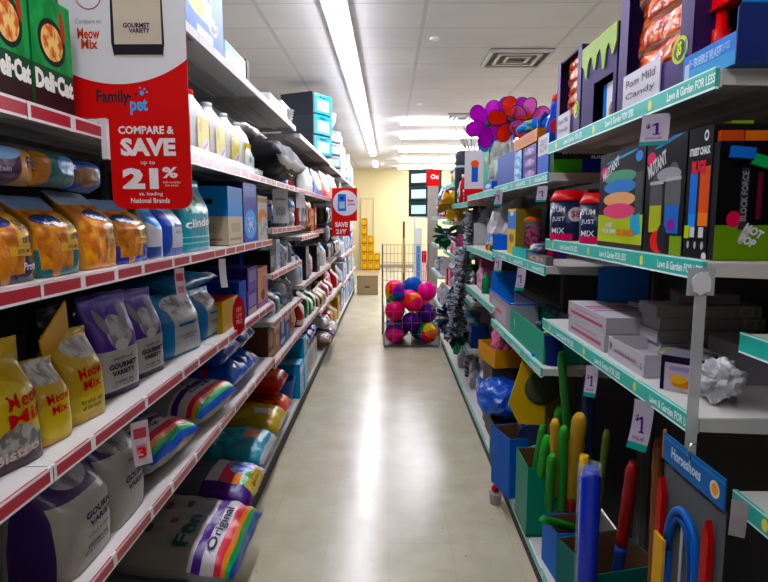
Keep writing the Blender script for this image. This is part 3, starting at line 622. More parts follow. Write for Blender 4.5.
pack('bag', -1, 62, 84, 297, LC, 'black_bag', 'glossy black bag standing deep behind the yellow bags', 'bag', (mat('#17161c', .22, bump=.5, bscale=18),), X=-.97, h=.26, d=.12, wr=.01)
pack('bag', -1, 92, 110, 310, LC, 'purple_bag', 'dark purple foil bag behind the folded yellow bag', 'bag', (mat('#2c1d3c', .22, bump=.5, bscale=18),), X=-.93, h=.23, d=.1, wr=.01)
GV = [('r', .5, .2, .62, .26, '#b4aea8'), ('r', .5, .03, .6, .03, '#2b2340'), ('p', .5, .62, .26, .17, '#77757a', '#a9a6a6', 0, 7), ('e', .25, .74, .07, .12, '#77757a', .3), ('e', .72, .76, .07, .12, '#77757a', -.3), ('e', .5, .5, .14, .06, '#c4c0be')]
GVT = [('GOURMET', .5, .30, .6, .055, C('#2b2340'), .0, .05), ('VARIETY', .5, .23, .5, .05, C('#2b2340'), 0, .05), ('PREMIUM\nCAT FOOD', .5, .12, .5, .06, C('#4a4250')), ('Family pet', .5, .37, .4, .03, C('#3a3a48'))]
GVM = (art('#4a2684', GV, .4, .7, 13), mat('#3c2070', .3, bump=.6, bscale=14))
pack('bag', -1, 112, 141, 297, LC, 'cat_food_bag', 'purple and silver bag with kitten picture, nearer one on the third shelf', 'bag', GVM, d=.13, yaw=-.25, h=.3, texts=GVT, X=-.79)
pack('bag', -1, 143, 166, 292, LC, 'cat_food_bag', 'purple and silver bag with kitten picture, farther one on the third shelf', 'bag', GVM, d=.13, yaw=-.2, h=.285, texts=GVT, X=-.79)
TEA = (art('#1a78a6', [('r', .55, .42, .3, .38, '#aeaeac'), ('p', .55, .8, .34, .14, '#8c8874', '#d0d0d2', 0, 8), ('r', .55, .5, .2, .02, '#2a78a8')], .3, .35), C('#156a96', .3))
pack('bag', -1, 174, 201, 306, LC, 'litter_bag', 'teal and silver bag, the nearer of two on the third shelf', 'bag', TEA, d=.15, yaw=-.2, texts=[('PURRFECT', .55, .5, .45, .05, C('#2a6a98')), ('CLUMPING\nLITTER', .55, .3, .42, .09, C('#5c6470'))], X=-.78, h=.235)
pack('bag', -1, 206, 222, 316, LC, 'litter_bag', 'teal and silver bag, the farther of two on the third shelf', 'bag', TEA, d=.15, yaw=-.1, texts=[('PURRFECT', .55, .5, .45, .05, C('#2a6a98')), ('CLUMPING\nLITTER', .55, .3, .42, .09, C('#5c6470'))], X=-.78, h=.21)
lying(-1, 170, 222, LC + .215, .28, .06, 'litter_bag', 'teal bag with white end lying across the two standing teal bags', 'bag', (art('#15688f', [('r', .9, .5, .1, .6, '#c8c8c8'), ('e', .5, .3, .3, .2, '#2a94c0')], .3, .3), C('#15688f')), X=-.79, w=.55)
pack('bag', -1, 154, 168, 306, LC, 'litter_bag', 'plain teal bag in the shade behind the purple bags', 'bag', (C('#176a90', .35), C('#176a90')), X=-.93, h=.22, d=.1)
o = pack('box', -1, 223, 239, 300, LC, 'litter_carton', 'yellow carton with a big red disc facing the aisle', 'carton', (art('#b8962f', [('r', .8, .5, .14, .6, '#c9b68a'), ('r', .62, .6, .03, .3, '#6a8f98')], .4), C('#a08432'), C('#8a3a2c')), d=.2, X=-.75)
disc = prism(BM(), [(.055 * math.cos(k * PI / 14), .09 * math.sin(k * PI / 14)) for k in range(28)], -.001, .001)
dsc = obj('red_disc_tag', disc, C('#a8293a', .4), loc=(-.706, 2.74, LC + .065), rot=(0, 0, PI / 2 - .3)); tag(dsc, 'round red tag on the shelf rail before the yellow carton', 'tag')
txt(dsc, 'NEW\nLOW\nPRICE', 0, 0, .05, .08, C('#e0b0b0'), -.0018)
pack('box', -1, 240, 247, 300, LC, 'blue_carton', 'small plain blue carton between yellow and purple cartons', 'carton', (C('#1a4a94'),), h=.2, d=.2)
pack('box', -1, 241, 256, 262, LC + .001, 'navy_carton', 'wide navy carton deep on the third shelf under the tan carton', 'carton', (C('#1f3f86'), C('#1c3468'), C('#1c3468')), X=-.9, h=.3, d=.2)
for k, z_ in enumerate((LC, LC + .128)):
    pack('box', -1, 248, 257.5, 0, z_, 'purple_carton', 'purple carton with pale printed front, %s of two stacked' % ('lower', 'upper')[k], 'carton', (art('#4c3a80', [('r', .5, .6, .36, .25, '#8a80b0'), ('r', .5, .15, .4, .12, '#b08a80' if k == 0 else '#6a5a9c')], .4), C('#3a2c66')), h=.127, d=.24, group=None)
pack('box', -1, 258.5, 268, 268, LC, 'salmon_carton', 'salmon pink carton with yellow arch and dark figure, end of third shelf', 'carton', (art('#c08c74', [('e', .55, .62, .4, .26, '#c9a03a'), ('e', .65, .56, .35, .22, '#b87c8c'), ('e', .5, .3, .2, .14, '#2c3c3a'), ('r', .5, .08, .5, .06, '#8c5a9c')], .4), C('#9c6c58')), d=.2)
# ---- shelf D
pack('bag', -1, 71, 122, 462, LD, 'cat_food_bag', 'large purple and silver bag on low shelf at bottom left corner', 'bag', (art('#33244c', [('r', .5, .33, .62, .36, '#a39d97'), ('p', .5, .84, .3, .1, '#6d6b70', '#a9a6a6', 0, 7)], .3, .3), mat('#3a2458', .35, bump=.2, bscale=20)), d=.2, texts=[('GOURMET', .62, .5, .66, .07, C('#2b2340'), -.0, .05), ('VARIETY', .62, .41, .55, .06, C('#2b2340'), 0, .05), ('TUNA & CHICKEN', .6, .3, .6, .025, C('#4a4250')), ('PREMIUM\nCAT FOOD', .5, .18, .5, .08, C('#3a3240'))], h=.27, w=.245)
pack('bag', -1, 119, 150, 430, LD, 'cat_food_bag', 'silver bag with cat face on low shelf, behind the corner bag', 'bag', (art('#33244c', [('r', .5, .35, .62, .36, '#a39d97'), ('p', .5, .82, .36, .13, '#57565a', '#8c8986', 0, 7)], .3, .3), GVM[1]), d=.2, texts=[('GOURMET', .6, .44, .66, .07, C('#2b2340'), 0, .05), ('VARIETY', .6, .35, .55, .06, C('#2b2340'), 0, .05), ('Family pet', .6, .6, .4, .04, C('#3a3a48'))], h=.29, w=.235)
ORIG = [('q', .5, .62, .6, .36, '#8f8b8a', '#8f8b8a', 0, 5), ('e', .25, .75, .06, .035, '#4c3a3c'), ('e', .4, .6, .05, .03, '#6b3a40'), ('e', .62, .72, .05, .03, '#6b3a40'), ('e', .7, .55, .06, .03, '#3f3c40'), ('e', .3, .48, .06, .03, '#3f3c40'), ('e', .5, .85, .05, .03, '#5a3038'), ('r', .5, .2, .6, .16, '#c9c5c6'), ('r', .5, .29, .6, .035, '#4a2a74'), ('r', .5, .13, .6, .03, '#c8425a'), ('r', .5, .085, .6, .02, '#d98a3c'), ('r', .5, .05, .6, .02, '#3c9c5c'), ('r', .5, .01, .6, .025, '#3a5fb4')]
ORIG = [s[:6] if s[0] != 'q' else ('r', .5, .5, .6, .6, '#8f8b8a') for s in ORIG]
lying(-1, 147, 203, LD + .0, .4, .15, 'litter_bag', 'patterned grey and purple bag lying right behind the corner bags', 'bag', (art('#8f8b8a', ORIG, .3, .3), C('#a09c9c', .3)), X=-.73, w=.36, texts=[('Fun', .5, .45, .6, .12, C('#2f6fb0')), ('Original', .5, .21, .5, .05, C('#2b2340'))], yaw=-.1, seed=4)
lying(-1, 200, 238, LD + .0, .4, .15, 'litter_bag', 'patterned grey bag with rainbow striped end, farther of the two lying', 'bag', (art('#8f8b8a', ORIG, .3, .3), C('#a09c9c', .3)), X=-.715, w=.42, texts=[('Original', .5, .21, .5, .05, C('#2b2340'))], yaw=-.1, seed=9)
BLUEB = (art('#1f62b4', [('r', .5, .45, .6, .06, '#b03a58'), ('p', .45, .85, .3, .2, '#2c8c8a', '#2a74c8', 0, 6), ('e', .5, .7, .2, .08, '#4d9ae0')], .22, .6, 22), mat('#1c58a4', .22, bump=.6, bscale=22))
for i, (a_, b_, z_, X_, w_, nm) in enumerate(((206, 234, LD, -.73, .34, 'lowest and nearest of the pile'), (224, 243, LD + .15, -.75, .3, 'upper one of the near pair'), (236, 248, LD, -.73, .3, 'lower one of the middle pair'), (240, 256, LD + .15, -.75, .32, 'top one at the far end'), (248, 259, LD, -.73, .3, 'bottom one at the far end'))):
    lying(-1, a_, b_, z_, .34, .14, 'blue_litter_bag', 'blue red striped bag on a low shelf, ' + nm, 'bag', BLUEB, X=X_, w=w_ * .95, group='glossy blue bags', wr=.01)
# ---- base deck
lying(-1, 130, 252, .10, .52, .19, 'litter_bag', 'big patterned bag reading Original hanging over the lowest shelf, bottom left', 'bag', (art('#5c595c', ORIG, .3, .3), C('#8c888a', .3)), X=-.60, w=.52, texts=[('Original', .4, .21, .6, .09, C('#2b2340'), 0), ('Fun', .3, .45, .4, .12, C('#2a5a5c'))], yaw=.0, pitch=.12, seed=14, wr=.01).location.y = 2.38
lying(-1, 170, 245, .15, .5, .15, 'litter_bag', 'colourful rainbow bag with yellow BAG! flash on the lowest shelf', 'bag', (art('#5f5a66', [('r', .5, .25, .6, .24, '#c8c0c8'), ('r', .35, .3, .5, .07, '#c8425a'), ('r', .35, .2, .5, .04, '#d98a3c'), ('r', .35, .13, .5, .03, '#3c9c5c'), ('p', .7, .22, .25, .12, '#c9ccd8', '#5a70c8', 0, 8), ('r', .5, .05, .3, .05, '#b9a034'), ('r', .1, .2, .1, .3, '#4a2a74')], .25, .4), C('#777278', .3)), X=-.66, w=.40, pitch=.08, seed=3, texts=[('11x\nBAG!', .5, .06, .25, .09, C('#2b2340'))]).location.y = 2.86
lying(-1, 205, 262, .15, .5, .17, 'litter_bag', 'turquoise foil bag with silver end on the lowest left shelf', 'bag', (art('#168a9c', [('p', .5, .5, .5, .3, '#1a6f8c', '#2aa8b4', 0, 5), ('r', .6, .25, .2, .09, '#c08a74'), ('r', .5, .02, .6, .03, '#c0c4c6')], .22, .5), C('#2a6a78', .3)), X=-.69, w=.42, pitch=.08, seed=8, texts=[('Scoop', .3, .6, .4, .15, C('#c4dcdc'))]).location.y = 3.32
lying(-1, 235, 268, .15, .45, .19, 'dog_food_bag', 'yellow foil bag with silver tip on the lowest left shelf', 'bag', (art('#b89c2c', [('p', .5, .2, .3, .16, '#c9b44c', '#a08820', 0, 6), ('r', .3, .3, .1, .1, '#c8c8c8')], .22, .5), C('#a8902c', .3)), X=-.70, w=.34, pitch=.08, seed=18).location.y = 3.76
for i, (y_, z_, nm) in enumerate(((4.12, .15, 'lower'), (4.16, .33, 'upper'))):
    lying(-1, 250, 272, z_, .4, .16, 'dog_food_bag', 'orange red foil bag behind the yellow one, %s of two' % nm, 'bag', (art('#c04a38', [('p', .5, .3, .4, .3, '#c04a38', '#d8744c', 0, 9)], .25, .5), C('#a83a2c', .3)), X=-.72 - .03 * i, w=.32, pitch=.05, seed=20 + i).location.y = y_
o = obj('plastic_tub', None or lathe(BM(), [(.1, 0), (.13, .2), (.135, .21), (.125, .205), (.1, .02)], 20), C('#1f5a9c', .3), loc=(-.86, 4.46, .15)); tag(o, 'blue plastic tub on the lowest shelf beside light blue cartons', 'tub')
for i, (y_, z_, h_, c_) in enumerate(((4.70, .15, .28, '#5a9cc4'), (4.94, .15, .3, '#6fb0d4'), (4.94, .452, .14, '#8fa4b4'))):
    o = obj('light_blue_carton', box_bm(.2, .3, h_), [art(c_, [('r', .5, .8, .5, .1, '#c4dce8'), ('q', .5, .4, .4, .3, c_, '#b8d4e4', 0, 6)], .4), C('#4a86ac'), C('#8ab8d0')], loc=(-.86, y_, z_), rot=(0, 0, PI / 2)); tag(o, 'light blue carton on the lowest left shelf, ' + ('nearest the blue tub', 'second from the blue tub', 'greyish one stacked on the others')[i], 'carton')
for i in range(3):
    lying(-1, 280, 300, .42 + .0 * i, .32, .11, 'blue_litter_bag', 'blue foil bag piled on the lowest far shelf, ' + ('nearest', 'middle', 'farthest')[i] + ' of three', 'bag', BLUEB, X=-.72, w=.24, seed=30 + i, wr=.01).location.y = 5.22 + .26 * i
for i in range(3):
    o = obj('white_carton', box_bm(.24, .3, .26), [art('#b9b6b2', [('r', .5, .5, .35, .3, '#8c8a90')], .4), C('#a8a5a0'), C('#a8a5a0')], loc=(-.88, 5.22 + .26 * i, .15), rot=(0, 0, PI / 2)); tag(o, 'off white carton under the piled blue bags, ' + ('nearest', 'middle', 'farthest')[i] + ' of three', 'carton')
# ---- hanging price strips and tags
def hang_tag(x, y, z, w, h, rz, label, words=(), art_=None, name='price_tag', bend=.35, group=None):
    bm = BM(); uv = bm.loops.layers.uv.active; n = 8; R = []
    f = lambda zz: -bend * (zz + h) * 0 - bend * zz * zz / max(h, .01) * .5
    for k in range(n + 1):
        zz = -h * k / n; R.append([bm.verts.new((-w / 2, f(zz), zz)), bm.verts.new((w / 2, f(zz), zz))])
    for k in range(n):
        q = bm.faces.new((R[k + 1][0], R[k + 1][1], R[k][1], R[k][0]))
        for l, c in zip(q.loops, ((0, 1 - (k + 1) / n), (1, 1 - (k + 1) / n), (1, 1 - k / n), (0, 1 - k / n))): l[uv].uv = c
    bmesh.ops.solidify(bm, geom=bm.faces[:], thickness=.0008)
    o = obj(name, bm, art_ or C('#cfc9cc'), loc=(x, y, z), rot=(0, 0, rz)); tag(o, label, 'price tag', group)
    for s, u, v, wu, hv, m in words: txt(o, s, (u - .5) * w, -(1 - v) * h, wu * w, hv * h, m, lambda a, b: f(b) - .0022, bold=.04)
    return o
PINK = art('#cfc4c6', [('r', .5, .72, .36, .12, '#b8606c'), ('r', .5, .35, .3, .1, '#c08a92')])
hang_tag(-.705, sY(179, -.705, 1.43), 1.43, .035, .11, PI / 4, 'white paper price strip with pink print hanging under the teal bag', art_=PINK)
hang_tag(-.705, sY(222, -.705, 1.42), 1.425, .03, .12, PI / 5, 'narrow white paper strip hanging below the tan carton')
hang_tag(-.70, sY(139, -.70, 1.03), 1.03, .05, .12, PI / 4, 'white price tag with red numerals hanging over the silver bag', [('3', .5, .28, .5, .25, MM)], PINK)
hang_tag(-.705, sY(280, -.705, 1.78), 1.78, .1, .22, .3, 'white card with printed code hanging under the black sack', art_=art('#c9c9c6', [('q', .5, .35, .3, .12, '#555555', '#c9c9c6', 0, 30), ('r', .5, .7, .35, .03, '#8c8c8c')]))
hang_tag(-.705, sY(300, -.705, 1.8), 1.80, .07, .13, .3, 'blank white card hanging at the shelf joint past the black sack')
# ================================================================== right run
PURP = C('#24103f', .5)
# ---- candy display boxes on the top shelf
def shell(w, d, h, front, t_=.006, back=None, lip=0):
    """open fronted display box: origin base centre, opening to -y; front = art for the frame border"""
    bm = BM()
    bx(bm, -w / 2, -w / 2 + t_, -d / 2, d / 2, 0, h, (0, 1, 1)); bx(bm, w / 2 - t_, w / 2, -d / 2, d / 2, 0, h, (0, 1, 1))
    bx(bm, -w / 2 + t_, w / 2 - t_, d / 2 - t_, d / 2, 0, h, (2, 1, 1)); bx(bm, -w / 2 + t_, w / 2 - t_, -d / 2, d / 2 - t_, 0, t_, (0, 1, 1)); bx(bm, -w / 2 + t_, w / 2 - t_, -d / 2, d / 2 - t_, h - t_, h, (0, 1, 1))
    if lip: bx(bm, -w / 2 + t_, w / 2 - t_, -d / 2, -d / 2 + .004, t_, lip, (0, 1, 1))
    return bm
CANDY = art('#b0503a', [('q', .5, .5, .6, .6, '#a8452f', '#cf7a58', 0, 5), ('r', .5, .93, .6, .05, '#d6c8c0'), ('r', .5, .07, .6, .05, '#c9b4ac')], .2, .7, 26)
def candy_box(px0, px1, z, h, X, label, card, price=True, n=5, yaw=0):
    Y0, Y1 = span(1, px0, px1, z, X); w = Y1 - Y0 - .006; d = .2
    t = empty('candy_display_box', (X + d / 2, (Y0 + Y1) / 2, z + .0015), -PI / 2 + yaw); tag(t, label, 'display box', 'purple candy display boxes')
    obj('outer_box', shell(w, d, h, None, lip=.07), [PURP, C('#33244a', .5), C('#251a36')], t)
    fw = w * .14; bm = BM()
    bx(bm, -w / 2, -w / 2 + fw, -d / 2 - .003, -d / 2 - .0005, 0, h); bx(bm, w / 2 - fw, w / 2, -d / 2 - .003, -d / 2 - .0005, 0, h); bx(bm, -w / 2 + fw, w / 2 - fw, -d / 2 - .003, -d / 2 - .0005, 0, .075)
    obj('front_frame', bm, art('#2c1650', [('e', .9, .8, .3, .3, '#3a2260')]), t)
    for i in range(n):
        pb, sf = pouch_bm(w - fw * 1.4, .06, (h - .06) / n * 1.12, seed=i * 3 + px0, wr=.005, flat=.4)
        c = obj('candy_pack', pb, [CANDY, CANDY], t, loc=(.0, -d / 2 + .045, .072 + (h - .085) / n * i), rot=(-.12, 0, .04 * (i % 2)))
    tx0, tx1 = (-w / 2 + fw * .9, w * .16)
    cb = obj('price_card', bx(BM(), tx0, tx1, -d / 2 - .0075, -d / 2 - .004, -.0 + .004, .095), C('#cfccd2', .6), t)
    cw = tx1 - tx0
    for k, s in enumerate(card): txt(cb, s, (tx0 + tx1) / 2, .068 - k * .034, cw * .8, .02, C('#3a3a44'), -d / 2 - .0088, bold=-.0)
    em = BM(); 
    patch(t, 'price_sticker', w / 2 - fw * 1.55, w / 2 - fw * .3, .055, .115, -d / 2 - .0042, art('#a8b43a', [('e', .5, .5, .38, .38, '#3a4a2a')]), 6, True)
    txt(t, '$5', w / 2 - fw * .92, .085, .022, .034, C('#c9d24a'), -d / 2 - .0058, bold=.05)
    return t
candy_box(617, 692, RA, .42, .655, 'tall purple display box of orange candy packs with handwritten white card, nearer one', ('Pom Mild', 'Candy'))
# box with green slime top
Y0, Y1 = span(1, 581, 616, RA, .655); w_ = Y1 - Y0 - .01; h_ = sZ(26, .655, Y0 + .05) - RA
t = empty('slime_display_box', (.755, (Y0 + Y1) / 2, RA + .0015), -PI / 2); tag(t, 'purple display box with dripping green slime top edge and open cutout', 'display box')
bm = shell(w_, .2, h_, None); obj('outer_box', bm, [PURP, C('#24103f'), C('#6b7a3a')], t)
pts = [(-w_ / 2, h_), (-w_ / 2, h_ * .8)]
dr_ = [(.0, .8), (.08, .74), (.13, .62), (.17, .62), (.2, .78), (.27, .84), (.33, .8), (.38, .66), (.43, .66), (.47, .8), (.55, .85), (.6, .78), (.64, .6), (.7, .6), (.73, .79), (.8, .84), (.86, .76), (.9, .68), (.94, .7), (1, .8)]
bm = BM(); prism(bm, [(-w_ / 2 + u * w_, v * h_) for u, v in dr_] + [(w_ / 2, h_), (-w_ / 2, h_)], -.1075, -.1035); obj('green_drips', bm, C('#7f9a34', .4), t)
bm = BM(); a = w_ * .18
bx(bm, -w_ / 2, w_ * -.12, -.103, -.1005, 0, h_); bx(bm, w_ * .42, w_ / 2, -.103, -.1005, 0, h_); bx(bm, w_ * -.12, w_ * .42, -.103, -.1005, h_ * .5, h_); bx(bm, -w_ * .12, w_ * .42, -.103, -.1005, 0, h_ * .04)
obj('front_frame', bm, C('#2c1650', .5), t)
o = obj('toy_pack', box_bm(.11, .05, h_ * .42), [art('#d8d8d6', [('r', .12, .5, .14, .6, '#2a78b4'), ('e', .68, .24, .26, .2, '#b5923a'), ('e', .68, .22, .16, .1, '#3a5a7a'), ('e', .66, .38, .12, .08, '#8a6a3a')], .3), C('#2a78b4'), C('#d8d8d6')], loc=(.70, (Y0 + Y1) / 2 - .045, RA + .012), rot=(0, 0, -PI / 2)); tag(o, 'small blue and white toy pack inside the slime topped box', 'pack')
t = candy_box(556, 580, RA, sZ(45, .655, 2.1) - RA, .655, 'purple display box of orange candy packs at the far end of the top shelf', ('Pom Mild', 'Candy'), n=5)
# blue display tray with dispensers
Y0, Y1 = span(1, 682, 736, RA, .65); w_ = Y1 - Y0; 
t = empty('toy_display_tray', (.75, (Y0 + Y1) / 2, RA + .0015), -PI / 2); tag(t, 'blue cardboard display tray of plastic toys at the near end of top right shelf', 'display tray')
bm = BM(); sa = art('#1c3f86', [('r', .5, .5, .6, .18, '#3f78b4'), ('r', .5, .1, .6, .22, '#1a2a5c')], .4)
prism(bm, [(-.1, 0), (.1, 0), (.1, .34), (.04, .34), (-.1, .1)], -.002, .002)
side = bm; o = obj('side_panel', side, sa, t, loc=(w_ / 2 - .003, 0, 0), rot=(0, 0, PI / 2))
bm = BM(); prism(bm, [(-.1, 0), (.1, 0), (.1, .34), (.04, .34), (-.1, .1)], -.002, .002); obj('side_panel', bm, art('#3a7ab0', [('r', .5, .1, .6, .1, '#2a4f8c')], .4), t, loc=(-w_ / 2 + .003, 0, 0), rot=(0, 0, PI / 2))
fp = obj('front_panel', bx(BM(), -w_ / 2 + .006, w_ / 2 - .006, -.1, -.096, 0, .06), art('#3f74b8', [('r', .5, .2, .6, .25, '#5a9ac8'), ('q', .5, .7, .4, .12, '#3f74b8', '#8ab4dc', 0, 20), ('r', .06, .4, .05, .3, '#b8c4d0')], .4), t)
txt(fp, 'BUBBLE BLAST', .0, .038, w_ * .5, .018, C('#b4d0e8'), -.1012)
obj('back_panel', bx(BM(), -w_ / 2 + .006, w_ / 2 - .006, .094, .098, 0, .4), C('#2a5a8c'), t)
obj('base_panel', bx(BM(), -w_ / 2 + .006, w_ / 2 - .006, -.095, .093, 0, .003), C('#2a5a8c'), t)
def dispenser(u, v, c, cap, label, h=.2):
    e = empty('toy_blaster', (0, 0, 0)); e.location = (.75 + v, (Y0 + Y1) / 2 - u, RA + .006); e.rotation_euler = (0, 0, -PI / 2); tag(e, label, 'toy', 'toy blasters in the blue tray')
    obj('body', lathe(BM(), [(.018, 0), (.018, h * .5), (.012, h * .52), (.012, h * .7)], 14), C(c, .3), e)
    obj('base_tube', lathe(BM(), [(.0225, .0), (.0225, h * .3), (.0188, h * .31)], 14), C('#b59a3c', .35), e)
    bm = BM(); bx(bm, -.05, .05, -.012, .012, h * .72, h * .88); bx(bm, -.016, .016, -.02, .02, h * .701, h * .7199); bx(bm, -.02, .02, -.014, .014, h * .8801, h * .98); obj('nozzle', bm, C(cap, .3), e)
dispenser(-.05, -.05, '#b8353c', '#c8403f', 'red plastic blaster toy, farther one in the blue display tray'); dispenser(.035, -.045, '#2c9c4c', '#36b058', 'green plastic blaster toy, nearer one in the blue display tray', .24)
bm = BM()
for k in range(7): lathe(bm, [(.045, .0 + k * .022), (.046, .02 + k * .022), (.044, .0205 + k * .022)], 16, mi=[k % 2, k % 2, k % 2])
o = obj('toy_discs', bm, [C('#4a3434'), C('#8a6a48')], loc=(.80, (Y0 + Y1) / 2 + .03, RA + .2)); tag(o, 'striped brown toy stack standing upright behind the red blaster', 'toy'); o.location.z = RA + .008; o.scale = (1, 1, 1.9)
# ---- black boxed toys on the second shelf
BLK = C('#050507', .65); LIME = '#9fae2e'
HB = .278
S1 = art('#050507', [('r', .5, .17, .6, .17, LIME), ('r', .5, .02, .6, .03, '#2a1a22'), ('e', .48, .73, .36, .07, '#4f8a6c'), ('e', .48, .63, .36, .075, '#4a7ab4'), ('e', .48, .5, .36, .075, '#d0a07c'), ('e', .48, .38, .36, .08, '#c8607a'), ('e', .5, .93, .35, .012, '#5a9ac0', .12), ('r', .9, .55, .07, .2, '#39423f'), ('e', .88, .9, .07, .05, '#2a86c8'), ('e', .12, .8, .09, .06, '#c83a7a'), ('r', .86, .24, .1, .1, '#2a9cb4', .2)], .3)
def toybox(px0, px1, lab, a_, words, X=.665, h=HB, **k):
    return pack('box', 1, px0, px1, 0, RB, 'toy_box', lab, 'toy box', (a_, BLK, BLK), h=h, d=.12, texts=words, X=X, **k)
Wt = C('#d0d0d2')
toybox(597, 641, 'black toy box with four stacked pastel shapes above a lime band', S1, [('MUTANT', .28, .83, .4, .1, Wt, .35, .04), ('MAKE\nYOUR OWN', .28, .2, .34, .12, Wt, 0, .04), ('SLIME!', .66, .16, .36, .07, C('#c87a2a'), 0, .05)])
S2 = art('#050507', [('e', .3, .47, .17, .25, '#4c4c4e'), ('e', .72, .5, .19, .28, '#5a5a5c'), ('r', .3, .3, .16, .12, '#9aa63a'), ('r', .72, .3, .17, .12, '#2a6aa8'), ('e', .72, .25, .1, .05, '#8a3a8c'), ('e', .6, .68, .3, .06, '#9c9ca0'), ('r', .3, .62, .18, .015, '#b0b0b0'), ('r', .72, .64, .19, .015, '#b0b0b0'), ('e', .4, .1, .2, .1, '#c84a3a'), ('e', .5, .14, .12, .12, '#1c1c20'), ('r', .85, .08, .14, .08, '#6f8a34'), ('e', .13, .84, .12, .06, '#c83a6a'), ('e', .6, .97, .4, .015, '#3a8ac8', .12)], .3)
toybox(642, 681, 'black toy box showing two clear hourglass cylinders', S2, [('MUTANT', .3, .78, .5, .13, Wt, .35, .05)])
S3 = art('#050507', [('r', .3, .48, .16, .18, '#2f6fb8'), ('r', .76, .5, .2, .2, '#b85a2e'), ('r', .3, .29, .15, .05, '#3f8ad0'), ('r', .76, .3, .2, .05, '#d08050'), ('r', .1, .2, .12, .05, '#9fae2e'), ('r', .35, .2, .1, .04, '#c8c8c8'), ('r', .72, .2, .1, .04, '#c8c8c8'), ('e', .2, .1, .05, .03, '#b0b0b0'), ('e', .5, .1, .05, .03, '#b0b0b0'), ('e', .8, .1, .06, .03, '#b0b0b0'), ('e', .9, .02, .1, .03, '#d0d0d0'), ('e', .72, .93, .09, .04, '#d8d8d8'), ('e', .72, .93, .05, .022, '#16161a')], .3)
toybox(682, 706, 'black toy box with blue and orange sticks and pink STREET CHALK lettering', S3, [('STREET CHALK', .5, .82, .86, .06, Wt, .0, .06), ('BUGS', .5, .7, .6, .1, C('#b8304c'), 0, .06)])
S4 = art('#050507', [('r', .5, .14, .6, .16, '#5d7a2c'), ('r', .45, .52, .07, .26, '#2c2c30'), ('r', .7, .55, .04, .2, '#5c1c34'), ('e', .3, .35, .12, .07, '#b83058'), ('e', .5, .22, .12, .05, '#b0a8a8', .6)], .3)
for i, (xx, lb) in enumerate(((.742, 'black toy box with green base and coloured blocks on top, at shelf end'), (.868, 'black toy box with green base at the right picture edge'))):
    t = obj('toy_box', box_bm(.118, .1, .24), [S4, BLK, BLK], loc=(xx - .015, 1.265, RB + .0015), rot=(0, 0, -.06)); tag(t, lb, 'toy box')
    t.location.z = RB + .0015
    txt(t, 'BLOCK FORCE', -.006, .13, .1, .012, C('#8c8c90'), -.0512, PI / 2); txt(t, 'HOT\nPOP', .012, .05, .04, .04, Wt, -.0512, -.5, .05)
    for k, (a_, b_, c_, r_) in enumerate(((-.03, .262, '#a8502c', .5), (.015, .252, '#c07040', -.3), (-.02, .225, '#2c66a8', .1), (.01, .276, '#8ca84a', -.2), (.02, .207, '#2f8a4c', .3))):
        if b_ > .24: 
            p_ = obj('toy_block', box_bm(.045, .03, .022, 0), C(c_, .35), t, loc=(a_, -.02 + k * .008, b_ - .02), rot=(0, 0, 0)); p_.location.z = .241 + (.0225 if k else 0) * (k == 3)
            p_.location.x = (-.03, .022, 0, .0, 0)[k]
        else: p_ = obj('toy_block', box_bm(.045, .012, .022, 0), C(c_, .35), t, loc=(a_, -.0575, b_ - .02), rot=(0, r_, 0))
# ---- navy canisters
CAN = art('#1c2236', [('r', .5, .5, .6, .02, '#2c3450')], .25)
def canister(x, y, z, r, h, label):
    t = empty('candy_canister', (x, y, z + .001)); t.rotation_euler = (0, 0, 0); tag(t, label, 'canister', 'red lidded canisters')
    obj('body', lathe(BM(), [(r * .96, 0), (r, .01), (r, h * .78)], 28), CAN, t)
    obj('lid', lathe(BM(), [(r * 1.03, h * .785), (r * 1.03, h * .82), (r * .8, h), (r * .75, h)], 28), C('#a82c38', .3), t)
    sf = lambda a, b: -math.sqrt(max(0, (r + .001) ** 2 - a * a))
    sf2 = lambda a, b: -math.sqrt(max(0, (r + .0025) ** 2 - a * a))
    q = empty('x', (0, 0, 0)); bpy.data.objects.remove(q)
    for s, v in (('YUM', .62), ('JUST', .42), ('MIX', .2)): 
        l = txt(t, s, -r * .45, h * v, r * .7, h * .11, Wt, sf, bold=.015)
    patch(t, 'price_disc', r * .05, r * .8, h * .38, h * .66, sf, art('#c8c0c4', []), 8, True)
    txt(t, '$8', r * .42, h * .52, r * .42, h * .15, C('#8c1030'), sf2, bold=.01)
    patch(t, 'pink_base_label', -r * .9, r * .3, h * .01, h * .14, lambda a, b: -math.sqrt(max(0, (r + .0008) ** 2 - a * a)), C('#b0305c'), 8)
    t.rotation_euler.z = math.atan2(x, y) * -1 - .15
canister(.70, 2.31, RB, .074, .19, 'navy canister with red lid marked $8, left of its twin'); canister(.725, 2.05, RB, .068, .17, 'navy canister with red lid beside the pastel shapes box')
# ---- third shelf: white boxes
WB = art('#a9a6ac', [('r', .5, .97, .6, .03, '#8c8a90')], .5); WBX = C('#a19ea4', .55)
REDP = art('#a9a6aa', [('r', .5, .35, .42, .1, '#a35a68'), ('r', .5, .7, .3, .05, '#b08890')], .5)
o = pack('box', 1, 568, 604, 0, RC, 'white_carton', 'flat white carton with red print, lower of the two at the far end', 'carton', (REDP, WBX, WBX), h=.055, d=.2, X=.66)
o = pack('box', 1, 568, 606, 0, RC + .057, 'white_carton', 'flat white carton with red striped top, upper of the two at the far end', 'carton', (REDP, WBX, art('#b0adb2', [('r', .4, .5, .04, .45, '#a0485c'), ('r', .5, .5, .02, .45, '#5a4a8c'), ('r', .62, .5, .03, .45, '#a0485c')], .5)), h=.05, d=.2, X=.665)
